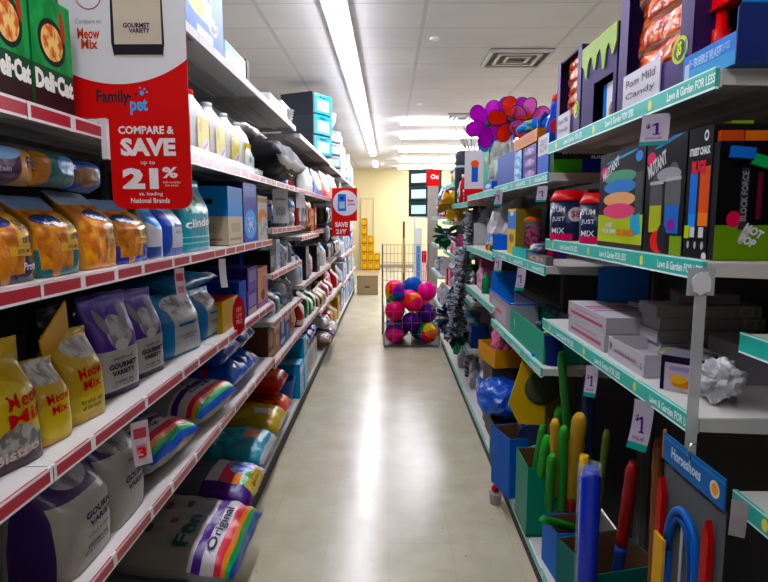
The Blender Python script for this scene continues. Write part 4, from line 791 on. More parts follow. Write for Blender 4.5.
# open tray
Y0, Y1 = span(1, 606, 642, RC, .655); w_ = Y1 - Y0 - .006; d_ = .2; h_ = .06; bm = BM()
bx(bm, -w_ / 2, w_ / 2, -d_ / 2, -d_ / 2 + .003, 0, h_); bx(bm, -w_ / 2, w_ / 2, d_ / 2 - .003, d_ / 2, 0, h_); bx(bm, -w_ / 2, -w_ / 2 + .003, -d_ / 2 + .003, d_ / 2 - .003, 0, h_); bx(bm, w_ / 2 - .003, w_ / 2, -d_ / 2 + .003, d_ / 2 - .003, 0, h_); bx(bm, -w_ / 2 + .003, w_ / 2 - .003, -d_ / 2 + .003, d_ / 2 - .003, 0, .003)
tr = obj('open_tray', bm, C('#b4b1b6', .55), loc=(.76, (Y0 + Y1) / 2, RC + .0015), rot=(0, 0, -PI / 2)); tag(tr, 'open white cardboard tray with red printed line on the third right shelf', 'tray')
txt(tr, 'Love & Garden Candle Holder', .0, .03, w_ * .62, .012, C('#8c4858'), -.1012); txt(tr, 'H', -w_ * .42, .036, .012, .02, C('#3a3a3c'), -.1012, bold=.06); txt(tr, '$', w_ * .43, .024, .007, .022, C('#6c5a5c'), -.1012)
# small white boxes on end behind the tray
for i, (x, y, z, nm) in enumerate(((.79, 2.02, 0, 'lowest'), (.785, 2.03, .042, 'middle'), (.79, 2.01, .084, 'top'))):
    o = obj('small_white_box', box_bm(.1, .07, .04), [WB, WBX, WBX], loc=(x + .09, y - .0, RC + .0015 + z), rot=(0, 0, -PI / 2 + .2)); tag(o, 'small white box behind the open tray, %s of three stacked' % nm, 'box')
LB1 = art('#918f92', [('r', .86, .5, .06, .36, '#a8a6a8'), ('q', .86, .5, .04, .24, '#3c3c40', '#a8a6a8', 0, 40), ('r', .76, .5, .004, .5, '#6c6a6c'), ('r', .95, .5, .004, .5, '#6c6a6c')], .5)
for k in range(4):
    o = obj('long_white_box', box_bm(.3, .12, .034), [LB1, C('#a9a7aa'), WBX], loc=(.925 - .008 * (k % 2), 1.72 + .006 * k, RC + .0015 + .0 + k * .0355), rot=(0, 0, 0)); tag(o, 'long greyish white box with barcode, %s of the stack of four' % ('bottom', 'second from the bottom', 'third from the bottom', 'top')[k], 'box')
# the boxes stand on a larger carton
for o in [x for x in COL.objects if x.name.startswith('long_white_box')]: o.location.z += .02
o = obj('grey_carton', box_bm(.36, .14, .019), [C('#8b898c'), WBX, WBX], loc=(.90, 1.735, RC + .0015)); tag(o, 'thin flat grey carton under the stack of long white boxes', 'carton')
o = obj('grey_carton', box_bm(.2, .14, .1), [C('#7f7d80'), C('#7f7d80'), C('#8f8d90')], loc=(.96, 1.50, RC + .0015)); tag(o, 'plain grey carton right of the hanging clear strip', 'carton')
o = obj('grey_card_box', box_bm(.16, .1, .03), [art('#6f6a70', [('q', .4, .5, .3, .2, '#8c5a70', '#6f6a70', 0, 20)]), C('#6f6a70')], loc=(.93, 1.74, RC + .166), rot=(0, 0, -.2)); tag(o, 'grey box with faint pink print lying on top of the long white boxes', 'box')
for m_ in [o.data.materials]: m_.append(C('#6f6a70'))
# blue and pink packs standing behind
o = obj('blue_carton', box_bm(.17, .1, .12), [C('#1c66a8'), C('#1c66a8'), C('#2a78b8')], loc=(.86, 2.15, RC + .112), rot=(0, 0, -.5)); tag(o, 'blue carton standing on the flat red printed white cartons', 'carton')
# bakery pack, jar and crumpled plastic
t = obj('cookie_pack', box_bm(.1, .09, .085), [art('#a8a0ac', [('r', .5, .9, .6, .1, '#1c1626'), ('r', .04, .5, .05, .6, '#1c1626'), ('e', .5, .24, .24, .13, '#a8783a'), ('e', .4, .36, .2, .12, '#c09a58'), ('r', .55, .65, .35, .06, '#8c84a4')], .25), C('#1c1626'), C('#6c6a74')], loc=(.725, 1.40, RC + .0015), rot=(0, 0, -.75)); tag(t, 'small purple framed pack with a cookie picture by the clear strip', 'pack')
o = obj('plastic_tub', lathe(BM(), [(.04, 0), (.05, .05), (.052, .055), (.045, .06), (.04, .062)], 18), mat('#7d8468', .25), loc=(.77, 1.545, RC + .0015)); tag(o, 'small olive tinted round tub beside the cookie pack', 'tub')
def crumple(name, r, loc, m, label, cat, seed=1, amp=.35, sub=4, sc=(1, 1, .85)):
    bm = bmesh.new(); bmesh.ops.create_icosphere(bm, subdivisions=sub, radius=r)
    for v in bm.verts:
        n = v.co.normalized(); q = noise.noise(n * 2.2 + Vector((seed, 0, 0))) + .45 * abs(noise.noise(n * 5 + Vector((0, seed, 0)))) - .15
        v.co = n * r * (1 + amp * q); v.co.x *= sc[0]; v.co.y *= sc[1]; v.co.z *= sc[2]
    zm = min(v.co.z for v in bm.verts)
    for v in bm.verts: v.co.z -= zm
    o = obj(name, bm, m, loc=loc); tag(o, label, cat); return o
crumple('plastic_wad', .05, (.735, 1.285, RC + .0015), mat('#d4d4d6', .15, trans=.35, bump=.35, bscale=60), 'crumpled ball of clear plastic wrap on the shelf by the post', 'plastic wrap', 3, .5)
# ---- clear hanging strip with taped top
t = empty('hanging_strip', (.605, 1.155, 1.17)); tag(t, 'frosted clear plastic strip hanging from the end of the second right shelf', 'strip')
t.location = (.622, 1.175, 0); CL = mat('#b9b9bb', .25, alpha=.62)
def zz(py): return sZ(py, .622, 1.175)
o = obj('strip_body', bx(BM(), -.0115, .0115, -.0015, .0015, zz(455), zz(296)), CL, t, rot=(0, 0, 0))
obj('strip_hanger', bx(BM(), -.028, .026, -.0015, .0015, zz(295.5), zz(268)), CL, t)
bm = BM(); random.seed(4)
pts = [(math.cos(a) * (.016 + .006 * random.random()), math.sin(a) * (.02 + .008 * random.random())) for a in [k * PI / 9 for k in range(18)]]
prism(bm, pts, -.004, -.002); o = obj('torn_tape', bm, C('#d6d6d8', .6), t, loc=(.0, 0, zz(283)))
# ---- price tags on the right
DOL = C('#5a2a74'); 
def dollar(px, ptop, pbot, w, X, rz, label, Y=None, wide=False):
    Y = sY(px, X, 1.4); z = sZ(ptop, X, Y); h = z - sZ(pbot, X, Y)
    h_ = h
    a_ = art('#cbc6cf', [('r', .5, .05, .6, .08, '#2a9a8c')], .45)
    tg = hang_tag(X, Y, z, w, h, rz, label, [('$', .26, .62, .16, .16, DOL), ('DOLLAR', .5, .23, .6, .07, C('#7a6a8c'))], a_, bend=.5)
    P = [(-.1, 0), (.1, 0), (.1, .09), (.05, .09), (.05, 1), (-.02, 1), (-.12, .84), (-.12, .74), (-.03, .8), (-.03, .09), (-.1, .09)]
    obj('numeral', prism(BM(), [(w * .08 + x * w * 1.3, -h * .66 + y * h * .36) for x, y in P], -.109 * h - .0025, -.109 * h - .0015), DOL, tg)
    return tg
dollar(646, 114, 146, .062, .622, -.65, 'curled white $1 tag under the near end of the top right shelf')
dollar(596, 366, 395, .036, .622, -.6, 'small white $1 tag hanging over the pool noodles')
dollar(650, 401, 447, .05, .62, -.9, 'white $1 tag hanging near the clear strip on the right')
for px, a_, b_, X, nm in ((540, 186, 202, .62, 'below the dark blue carton with lettering'), (498, 190, 206, .62, 'below the plain blue box under the pinwheels'), (522, 268, 290, .62, 'over the green display tray'), (499, 256, 272, .62, 'above the clear bin with blue rim')):
    dollar(px, a_, b_, .045, X, -.7, 'small white $1 tag ' + nm)
# ---- second bay top shelf
Z2 = 1.775
o = obj('water_slide_box', box_bm(.24, .12, .095), [art('#3c7a1c', [('r', .78, .4, .3, .5, '#142a66'), ('r', .5, .88, .6, .3, '#101a18')], .4), C('#2c4a24'), C('#2c4a24')], loc=(.785, 2.50, Z2 + .0015)); tag(o, 'green and navy carton printed 18 FT. WATER SLIDE on the top shelf', 'carton')
txt(o, '18 FT. WATER', -.01, .082, .15, .013, Wt, -.0612); txt(o, 'SLIDE', .06, .064, .06, .011, Wt, -.0612)
pack('box', 1, 537, 548, 0, Z2, 'blue_white_carton', 'tall narrow carton, blue below and white print above', 'carton', (art('#c4c4c8', [('r', .5, .25, .6, .26, '#2a62b0'), ('q', .5, .75, .35, .16, '#c4c4c8', '#7a7a84', 0, 16)], .4), C('#1f4f94')), h=.17, d=.12, X=.66)
for k in range(3):
    pack('box', 1, 523, 536, 0, Z2 + k * .0525, 'purple_pack', 'small purple pack with pale picture, %s of three stacked' % ('bottom', 'middle', 'top')[k], 'pack', (art('#4a3272', [('p', .5, .5, .35, .3, '#c4a8c8', '#8a6aa8', 0, 5)], .35), C('#3a2660')), h=.05, d=.12, X=.66)
pack('box', 1, 514, 537, 0, Z2 + .16, 'orange_carton', 'flat orange carton lying across the small purple packs', 'carton', (art('#b8783a', [('q', .5, .5, .4, .3, '#b8783a', '#9c5c28', 0, 14)], .4), C('#a4692f')), h=.055, d=.13, X=.655)
Y0, Y1 = span(1, 497, 521, Z2, .66); o = pack('box', 1, 497, 521, 150, Z2, 'blue_box', 'bright blue box with patterned edge standing below the pinwheels', 'box', (art('#0a4c8c', [('q', .88, .5, .13, .5, '#5aa0cc', '#c8d0d4', 0, 8)], .4), C('#0c5a9c')), d=.13, X=.66)
# water blaster bottle
t = empty('water_blaster', (.72, 2.70, Z2 + .09)); tag(t, 'tall blue water blaster with red cap leaning beside the candy boxes', 'toy'); t.rotation_euler = (0, .12, -.3)
obj('body', lathe(BM(), [(.035, 0), (.04, .03), (.04, .14), (.03, .18), (.034, .21), (.034, .235), (.02, .25)], 18), C('#1c52a8', .25), t)
obj('cap', lathe(BM(), [(.032, .2365), (.03, .265), (.014, .275), (.012, .295), (.014, .297), (.008, .31)], 16), C('#c03a44', .3), t)
obj('grip', tube(BM(), [(-.045, 0, .19), (-.07, 0, .15), (-.06, 0, .1), (-.045, 0, .06)], .011), C('#16408c', .3), t)
o = patch(t, 'red_splash', -.02, .02, .1, .16, lambda a, b: -.0415, C('#a83a3c'), 4, True)
o = obj('toy_plane', tube(BM(), [(0, 0, 0), (.05, 0, .02), (.13, 0, .04), (.19, 0, .05)], [.012, .03, .03, .01], 12), art('#2a78c0', [('p', .5, .3, .5, .2, '#9cb84a', '#2a78c0', 0, 4)], .3), loc=(.63, 3.0, Z2 + .245)); tag(o, 'blue and green inflatable toy lying on the orange carton', 'toy')
# pinwheels
def pinwheel(x, y, z, r, c, rim, label, n=6, rot=.0, tiltx=0):
    t = empty('pinwheel', (x, y, z), 0); t.rotation_euler = (tiltx, 0, -.15); tag(t, label, 'pinwheel', 'flower pinwheels')
    m1 = mat(c, .35); m2 = C(rim, .4)
    for k in range(n):
        a = rot + 2 * PI * k / n; P = []
        for q in range(20):
            b = 2 * PI * q / 20; u = .58 * r + .42 * r * math.cos(b); v = .26 * r * math.sin(b) * (1.15 + .25 * math.cos(b))
            P.append((u, v))
        w3 = lambda u, v, s=1: (u * math.cos(a) - v * math.sin(a), .018 * math.sin(v / r * 6), u * math.sin(a) + v * math.cos(a))
        bm = BM(); c0 = bm.verts.new((*w3(.58 * r, 0),)); vs = [bm.verts.new(w3(u, v)) for u, v in P]
        for q in range(20): bm.faces.new((c0, vs[q], vs[(q + 1) % 20]))
        bmesh.ops.solidify(bm, geom=bm.faces[:], thickness=.0012)
        pt = obj('petal', bm, m1, t)
        obj('petal_rim', tube(BM(), [w3(u, v) for u, v in P] + [w3(*P[0])], .0028, 5, cap=False), m2, pt)
    obj('hub', lathe(BM(), [(.018, -.012), (.022, 0), (.012, .016)], 12), BLACK, t, rot=(PI / 2, 0, 0))
    obj('stick', tube(BM(), [(0, .02, 0), (.0, .03, -.2), (.0, .03, -(z - 1.768))], .004, 6), C('#d0d0d0'), t)
    return t
def pw(px, py, Y): v = atY(px, py, Y); return v.x, v.y, v.z
pinwheel(*pw(489, 124, 4.0), .155, '#cf66cf', '#5c1c6c', 'magenta flower pinwheel, leftmost of the cluster', 6, .3)
pinwheel(*pw(495, 132, 4.12), .15, '#6aa6e0', '#2a4a8c', 'light blue flower pinwheel mostly hidden behind the magenta one', 6, .9)
pinwheel(*pw(511, 120, 3.7), .14, '#dc5c4c', '#6a1c3c', 'coral red flower pinwheel in front of the cluster', 5, .45)
pinwheel(*pw(513, 118, 3.82), .14, '#b852c0', '#4c1c5c', 'purple flower pinwheel behind the coral one', 6, .0)
pinwheel(*pw(529, 120, 3.68), .13, '#e08cc8', '#5c1c4c', 'pink flower pinwheel, rightmost of the cluster', 6, .5)
# ---- second bay, second shelf
Z3 = 1.4
pack('box', 1, 507, 515, 209, Z3, 'puzzle_box', 'upright blue and yellow patterned box on the second right bay', 'box', (art('#c9a83c', [('r', .5, .75, .5, .2, '#2a78b4'), ('e', .5, .35, .3, .1, '#6a5a3c'), ('e', .5, .9, .2, .06, '#c8d0d4')], .4), C('#7a6a3c')), d=.13)
o = obj('candy_tube', lathe(BM(), [(.042, 0), (.042, .17), (.045, .172), (.045, .19), (.02, .2)], 20, mi=[0, 0, 1, 1, 1]), [art('#b0486c', [('q', .5, .5, .6, .5, '#b0486c', '#c08a9c', 0, 12), ('r', .5, .85, .6, .05, '#3a9aa8')], .25), C('#b05a3c', .3)], loc=(.74, 3.06, Z3 + .0015)); tag(o, 'pink clear tube of candy beside the yellow and blue box', 'tube')
for i, (x, y, c, nm) in enumerate(((.70, 2.85, '#b8b08a', 'cream'), (.69, 2.75, '#2c3c6c', 'navy'), (.685, 2.66, '#1c1c22', 'black with pink end'))):
    o = obj('ribbon_roll', lathe(BM(), [(.035, 0), (.036, .05), (.02, .0505)], 18), [C(c, .4)], loc=(x, y, Z3 + .038), rot=(PI / 2, 0, .5)); tag(o, nm + ' roll lying on its side on the second right shelf', 'roll')
    if i == 2: obj('pink_end', lathe(BM(), [(.018, .0515), (.018, .0535)], 14), C('#c83a6c'), o)
pack('box', 1, 512, 526, 0, Z3, 'teal_tray', 'low turquoise tray at the front of the second right shelf', 'tray', (C('#3aa8a0'), C('#2a8c86')), h=.045, d=.03, X=.645)
pack('box', 1, 527, 546, 0, Z3, 'clear_pack', 'low clear pack with dark content on the shelf edge', 'pack', (art('#6c6868', [('p', .5, .5, .4, .3, '#8c4a4c', '#a09c98', 0, 6)], .2), C('#5c5858')), h=.035, d=.03, X=.645)
pack('box', 1, 534, 546, 0, Z3 + .12, 'purple_box', 'small purple box high on the second right shelf', 'box', (C('#5c3a7c'), C('#4c2f68')), h=.07, d=.1, X=.75).location.z = Z3 + .0015
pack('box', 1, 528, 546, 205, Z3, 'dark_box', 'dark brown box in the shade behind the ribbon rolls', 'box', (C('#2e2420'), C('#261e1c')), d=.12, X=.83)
# ---- second bay, third shelf
Z4 = .975
def tray(px0, px1, z, h, d, X, label, outer, inner, name='display_tray', yaw=0, rim=None, side=1):
    Y0, Y1 = span(side, px0, px1, z, X); w = Y1 - Y0 - .006; t_ = .004; bm = BM()
    bx(bm, -w / 2, w / 2, -d / 2, -d / 2 + t_, 0, h); bx(bm, -w / 2, w / 2, d / 2 - t_, d / 2, 0, h * 1.0); bx(bm, -w / 2, -w / 2 + t_, -d / 2 + t_, d / 2 - t_, 0, h); bx(bm, w / 2 - t_, w / 2, -d / 2 + t_, d / 2 - t_, 0, h); bx(bm, -w / 2 + t_, w / 2 - t_, -d / 2 + t_, d / 2 - t_, 0, t_)
    o = obj(name, bm, outer, loc=(X + d / 2, (Y0 + Y1) / 2, z + .0015), rot=(0, 0, -PI / 2 + yaw)); tag(o, label, 'tray')
    if rim:
        b2 = BM(); r = .005; c = [(-w / 2, -d / 2), (w / 2, -d / 2), (w / 2, d / 2), (-w / 2, d / 2), (-w / 2, -d / 2)]
        tube(b2, [(a, b, h + r + .001) for a, b in c], r, 6); obj('rim', b2, rim, o)
    return o, w
o, w_ = tray(508, 543, Z4, .135, .17, .655, 'green cardboard display tray holding small toys, marked with a 1', C('#1c8a70', .45), None)
txt(o, '1', -w_ * .28, .08, .018, .04, C('#c8ccc8'), -.0862, bold=.05)
for i in range(7):
    c_ = ('#b0a03c', '#c8b44a', '#b0b4a4', '#3a3a44', '#a85a3c', '#c8c8c4', '#2a5a94')[i]
    crumple('small_toy', .026, (.70 + .045 * (i % 3), 2.56 + .06 * (i // 3) + .05 * (i % 2), Z4 + .09 + .016 * (i % 2)), C(c_, .4), 'small %s toy in the green display tray' % ('yellow', 'pale yellow', 'grey', 'black', 'rust coloured', 'white', 'blue')[i], 'toy', i, .6, 2)
o, w_ = tray(489, 510, Z4, .15, .15, .655, 'clear plastic bin with blue rim beside the green display tray', mat('#9c9aa4', .3, alpha=.8), None, 'plastic_bin', rim=C('#2a5cae'))
patch(o, 'front_label', -w_ * .35, w_ * .35, .02, .12, -.0765, art('#b0a4a8', [('r', .5, .5, .2, .1, '#a85a64')]), 3)
for i in range(4):
    bb, _ = pouch_bm(.13, .03, .14, i); o = obj('dark_pouch', bb, [mat('#24345c', .3, bump=.4), mat('#24345c', .3)], loc=(.86, 3.28 - .1 * i, Z4 + .004), rot=(-.3, 0, -1.2 - .1 * i)); tag(o, 'dark blue pouch behind the clear bin, ' + ('farthest', 'third from the near end', 'second from the near end', 'nearest')[i], 'pouch')
t = obj('blue_cup', lathe(BM(), [(.036, 0), (.045, .125), (.047, .13), (.043, .13), (.035, .01)], 22), C('#1c2f6c', .3), loc=(.70, 2.47, Z4 + .0015)); tag(t, 'dark blue plastic cup at the near end of the lower right shelf', 'cup')
o = obj('blue_stopper', lathe(BM(), [(.02, 0), (.022, .012), (.012, .02)], 14), C('#2a6ab4', .3), loc=(.665, 2.62, Z4 + .0015)); tag(o, 'tiny blue stopper lying before the dark blue cup', 'stopper')
# ---- third bay shelves
Z5 = 1.37
crumple('white_sack', .13, (.80, 3.95, Z5 + .0015), mat('#c0bcc0', .4, bump=.5), 'white wrapped bundle on the third right bay, upper shelf', 'bundle', 8, .4, 3, (1, .9, 1.2))
for i, (c_, z_) in enumerate((('#b83a44', .055), ('#c8b44a', .025), ('#1f5a34', -.0))):
    o = obj('towel_roll', tube(BM(), [(-.08, 0, 0), (0, .0, .0), (.14, 0, 0)], [.022, .024, .022], 10), C(c_, .6), loc=(.72, 4.1 - .08 * i, Z5 + .026), rot=(0, 0, 1.0)); tag(o, ('red', 'yellow', 'dark green')[i] + ' rolled cloth at the front of the third right bay', 'cloth roll')
o = obj('blue_card', box_bm(.12, .01, .12), [C('#2a62b0')] * 3, loc=(.70, 3.73, Z5 + .0015), rot=(0, 0, -.9)); tag(o, 'small blue card standing at the end of the upper shelf, third right bay', 'card')
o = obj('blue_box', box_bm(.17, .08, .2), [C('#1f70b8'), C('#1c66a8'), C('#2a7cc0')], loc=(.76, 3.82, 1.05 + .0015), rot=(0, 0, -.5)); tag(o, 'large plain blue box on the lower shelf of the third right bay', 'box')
o = obj('green_bottle', lathe(BM(), [(.03, 0), (.032, .1), (.02, .125), (.012, .13), (.012, .15)], 14), C('#1c7a50', .3), loc=(.70, 4.25, 1.0515)); tag(o, 'green plastic bottle on the lower shelf of the third right bay', 'bottle')
# orange carton with pink plush on the deck-high shelf
zb = .62
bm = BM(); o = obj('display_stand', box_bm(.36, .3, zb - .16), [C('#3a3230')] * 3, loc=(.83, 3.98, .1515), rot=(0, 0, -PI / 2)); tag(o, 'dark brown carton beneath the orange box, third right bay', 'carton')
bm = BM(); w2, d2, h2 = .36, .22, .12
for a_ in ((-w2 / 2, w2 / 2, -d2 / 2, -d2 / 2 + .004, 0, h2), (-w2 / 2, w2 / 2, d2 / 2 - .004, d2 / 2, 0, h2), (-w2 / 2, -w2 / 2 + .004, -d2 / 2 + .004, d2 / 2 - .004, 0, h2), (w2 / 2 - .004, w2 / 2, -d2 / 2 + .004, d2 / 2 - .004, 0, h2), (-w2 / 2 + .004, w2 / 2 - .004, -d2 / 2 + .004, d2 / 2 - .004, 0, .004)): bx(bm, *a_)
ob = obj('orange_box', bm, C('#b8862c', .45), loc=(.77, 3.95, zb), rot=(0, 0, -PI / 2 + .15)); tag(ob, 'open orange yellow carton holding pink plush, third right bay', 'carton')
crumple('plush_toy', .075, (.76, 3.90, zb + .012), mat('#c87a94', .9, bump=.4), 'bright pink plush toy in the orange carton', 'plush toy', 5, .5, 3, (1, 1.1, 1.5))
crumple('plush_toy', .06, (.79, 4.04, zb + .012), mat('#8fa4b8', .9, bump=.4), 'pale blue and white plush toy behind the pink one', 'plush toy', 7, .5, 3, (1, 1, 1.5))
# ---- low area of the second bay
crumple('blue_plastic_bag', .15, (.74, 3.75, .295), mat('#1f5aa8', .22, bump=.8, bscale=18), 'crumpled blue plastic bag bulging over the low right shelf', 'bag', 2, .22, 4, (1.1, 1.5, .8))
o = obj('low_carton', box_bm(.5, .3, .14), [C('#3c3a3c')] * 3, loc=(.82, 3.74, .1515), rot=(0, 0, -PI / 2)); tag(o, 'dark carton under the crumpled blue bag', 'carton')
o = obj('grey_board', box_bm(.2, .01, .12), [C('#77757a')] * 3, loc=(.80, 3.52, .45), rot=(-.2, 0, -.9)); tag(o, 'grey card leaning over the crumpled blue bag', 'card'); o.location = (.93, 3.62, .295)
for i in range(9):
    random.seed(70 + i)
    crumple('foil_trinket', .032, (.68 + .05 * (i % 3), 3.12 + .08 * (i // 3), .1515 + .06 * 0), mat(('#8c8a8c', '#8a3a44', '#a8a6a8')[i % 3], .25, metal=.4), ('silver', 'red', 'pale silver')[i % 3] + ' foil trinket on the low right shelf, row ' + ('nearest', 'middle', 'farthest')[i // 3] + ' the camera', 'trinket', i, .9, 2, (1, 1, 2.4 + i % 3))
# dark navy backpacks
for i, (x, y, r, nm) in enumerate(((.80, 2.97, .15, 'nearer'), (.86, 3.28, .13, 'farther'))):
    t = empty('navy_backpack', (x, y, .159), -.5); tag(t, 'rounded dark navy bag with green emblem on low right shelf, %s of two' % nm, 'bag', None)
    P = rrect(-r * .75, r * .75, 0, r * 2.6, r * .7, 6, (1, 1, 1, 1)); bm = prism(BM(), P, -r * .5, r * .5); bmesh.ops.bevel(bm, geom=bm.edges[:], offset=.015, segments=2, affect='EDGES')
    obj('body', bm, mat('#1a2544', .5, bump=.3), t)
    obj('front_pocket', prism(BM(), rrect(-r * .55, r * .55, r * .1, r * 1.1, r * .3), -r * .62, -r * .503), mat('#222e50', .5), t)
    if i == 0:
        for k in (-1, 1): patch(t, 'round_badge', k * .042 - .028, k * .042 + .028, .09, .146, -r * .622, art('#c0c0c8', [('e', .5, .5, .36, .36, '#3a4a8c'), ('e', .5, .5, .2, .2, '#b0a0a8')]), 4, True)
    patch(t, 'emblem', -r * .4, r * .4, r * 1.5, r * 1.95, -r * .505, art('#1a2544', [('p', .5, .5, .45, .4, '#4c8a50', '#a8b4ac', 0, 5)]), 4, True)
    obj('piping', tube(BM(), [(a, -r * .46, b) for a, b in P + [P[0]]], .006, 6), C('#2c3c64'), t)
# yellow disc pack
Yd = 2.56; v0 = atY(522, 375, Yd); 
bm = BM(); p0 = [atY(*q, Yd) for q in ((530, 442), (519, 420), (535, 372), (590, 368), (590, 430), (560, 444))]
o = obj('disc_pack', prism(BM(), [(p.x - .78, p.z - .5) for p in p0], -.004, .004), art('#5f5230', [('r', .2, .5, .36, .6, '#b79a2c'), ('r', .75, .93, .2, .03, '#1c1a14')], .4), loc=(.78, Yd, .5)); tag(o, 'yellow card pack with a dark flying disc behind the pool noodles', 'pack')
c_ = atY(555, 403, Yd); dd = obj('flying_disc', lathe(BM(), [(.07, 0), (.084, .006), (.08, .012), (.05, .014)], 28), C('#3c4234', .35), o, loc=(c_.x - .78, -.006, c_.z - .5), rot=(PI / 2, 0, 0))
obj('back_card', bx(BM(), .0, .12, .006, .010, -.347, .2), C('#6a5a34'), o)
o.location.y = 2.80
# ---- boxes on the low deck
def openbox(x, y, w, d, h, rz, outer, label, flap=0, art_=None, z=.1515, name='cardboard_box'):
    t = empty(name, (x, y, z), rz); tag(t, label, 'box'); q = .004
    IN = C('#5a4636', .8)
    for a_ in ((-w / 2, w / 2, -d / 2, -d / 2 + q, 0, h), (-w / 2, w / 2, d / 2 - q, d / 2, 0, h), (-w / 2, -w / 2 + q, -d / 2 + q, d / 2 - q, 0, h), (w / 2 - q, w / 2, -d / 2 + q, d / 2 - q, 0, h)):
        obj('side_panel', bx(BM(), *a_), art_ or outer, t)
    i_ = BM(); r = q + .001
    for a_ in ((-w / 2 + r, w / 2 - r, -d / 2 + r, -d / 2 + r + .001, .006, h - .001), (-w / 2 + r, w / 2 - r, d / 2 - r - .001, d / 2 - r, .006, h - .001), (-w / 2 + r, -w / 2 + r + .001, -d / 2 + r * 2, d / 2 - r * 2, .006, h - .001), (w / 2 - r - .001, w / 2 - r, -d / 2 + r * 2, d / 2 - r * 2, .006, h - .001)): bx(i_, *a_)
    obj('inner_lining', i_, IN, t); obj('bottom_panel', bx(BM(), -w / 2 + q, w / 2 - q, -d / 2 + q, d / 2 - q, 0, .004), IN, t)
    return t
TEALBX = art('#17745f', [('r', .5, .03, .6, .02, '#0f5a4a')], .45)
t = openbox(.755, 2.66, .26, .24, .33, .0, TEALBX, 'teal green open cardboard box holding pool noodles', art_=TEALBX)
for s, v, hh_ in (('NOODLE', .2, .03), ('POOL', .25, .03)): txt(t, s, .0, v, .09, hh_, C('#a8c8c0'), -.0888, face='F')
t = openbox(.665, 3.03, .15, .22, .32, .25, C('#1d62a8', .45), 'blue open cardboard box leaning into the aisle behind the teal box')
patch(t, 'round_label', -.03, .03, .12, .18, -.1112, art('#b8b8c4', [('e', .5, .5, .3, .3, '#8c4a5c')]), 5, True)
t = openbox(.67, 3.38, .1, .16, .2, .1, C('#1a5a4c', .45), 'small dark green box with white print behind the blue box'); txt(t, 'KIDS', 0, .1, .06, .03, Wt, -.0812)
o = obj('clear_cup', lathe(BM(), [(.03, 0), (.036, .06), (.038, .062)], 16), mat('#a8a8ac', .2, alpha=.6), loc=(.60, 3.16, .0), ); tag(o, 'clear plastic cup on the floor against the low shelf', 'cup')
o = obj('red_ball', lathe(BM(), [(.004, 0), (.018, .008), (.024, .024), (.018, .04), (.004, .048)], 14), C('#b0403a', .4), loc=(.60, 3.16, .064)); tag(o, 'small red ball resting on the clear cup', 'ball')
# ---- pool noodles: standing in the boxes
def noodle(a, b, r, segs, label, group='pool noodles', flare=1.0):
    """a = (px, py, Y) of the top end, b = world base point; segs = list of (share, colour)"""
    A = atY(*a); B = Vector(b); t = empty('pool_noodle', B); tag(t, label, 'pool noodle', group)
    D = A - B; p = 0
    for k, (sh, c) in enumerate(segs):
        q = p + sh; n = max(2, int(D.length * sh / .03)); pts = [D * (p + (q - p) * i / n) for i in range(n + 1)]
        rs = [r * (1 + .07 * math.sin(i * 1.9)) for i in range(n + 1)]
        if k == len(segs) - 1: rs[-1] = r * .55; rs[-2] = r * 1.0
        obj('foam_section', tube(BM(), pts, rs, 12), mat(c, .55, bump=.25, bscale=120), t); p = q
    return t
G_, Y_, R_2, O_ = '#1f8a34', '#b8962a', '#9c2a2c', '#3a8a3c'
noodle((561, 352, 2.35), (.86, 2.58, .17), 0.0174, [(.35, R_2), (.2, Y_), (.45, '#236b2c')], 'tallest pool noodle, dark green over yellow, leaning left')
noodle((580, 415, 2.25), (.845, 2.62, .17), 0.0302, [(.3, R_2), (.7, Y_)], 'thickest yellow pool noodle standing right of the group')
noodle((555, 420, 2.35), (.79, 2.64, .17), 0.0213, [(.3, R_2), (.7, Y_)], 'thinner yellow pool noodle in the middle of the group', flare=1)
noodle((564, 427, 2.3), (.80, 2.60, .17), 0.0202, [(.2, R_2), (.8, G_)], 'green pool noodle between the two yellow ones')
noodle((559, 408, 2.5), (.775, 2.73, .17), 0.0202, [(1, O_)], 'green pool noodle behind the thinner yellow one')
noodle((547, 436, 2.45), (.69, 2.68, .17), 0.0190, [(.8, G_), (.2, '#2a9c40')], 'short green pool noodle at the left of the group')
noodle((552, 455, 2.35), (.745, 2.62, .17), 0.0202, [(1, G_)], 'shortest green pool noodle leaning over the teal box front')
noodle((543, 424, 2.6), (.675, 2.72, .17), 0.0157, [(1, O_)], 'thin green pool noodle beside the yellow disc pack')
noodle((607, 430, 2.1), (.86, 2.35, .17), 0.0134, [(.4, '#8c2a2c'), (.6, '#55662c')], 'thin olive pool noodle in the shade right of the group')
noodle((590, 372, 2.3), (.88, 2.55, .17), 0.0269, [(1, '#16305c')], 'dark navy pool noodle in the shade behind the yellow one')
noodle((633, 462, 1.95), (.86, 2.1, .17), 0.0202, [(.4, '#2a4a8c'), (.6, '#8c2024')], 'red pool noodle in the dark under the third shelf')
noodle((541, 519, 2.2), (.78, 2.36, .30), .0165, [(1, '#2c8a34')], 'short green foam stick poking out toward the aisle at the bottom')
noodle((658, 440, 1.62), (.84, 1.75, .17), 0.0134, [(1, '#7a4a2c')], 'thin brown stick behind the horseshoe pack', group=None)
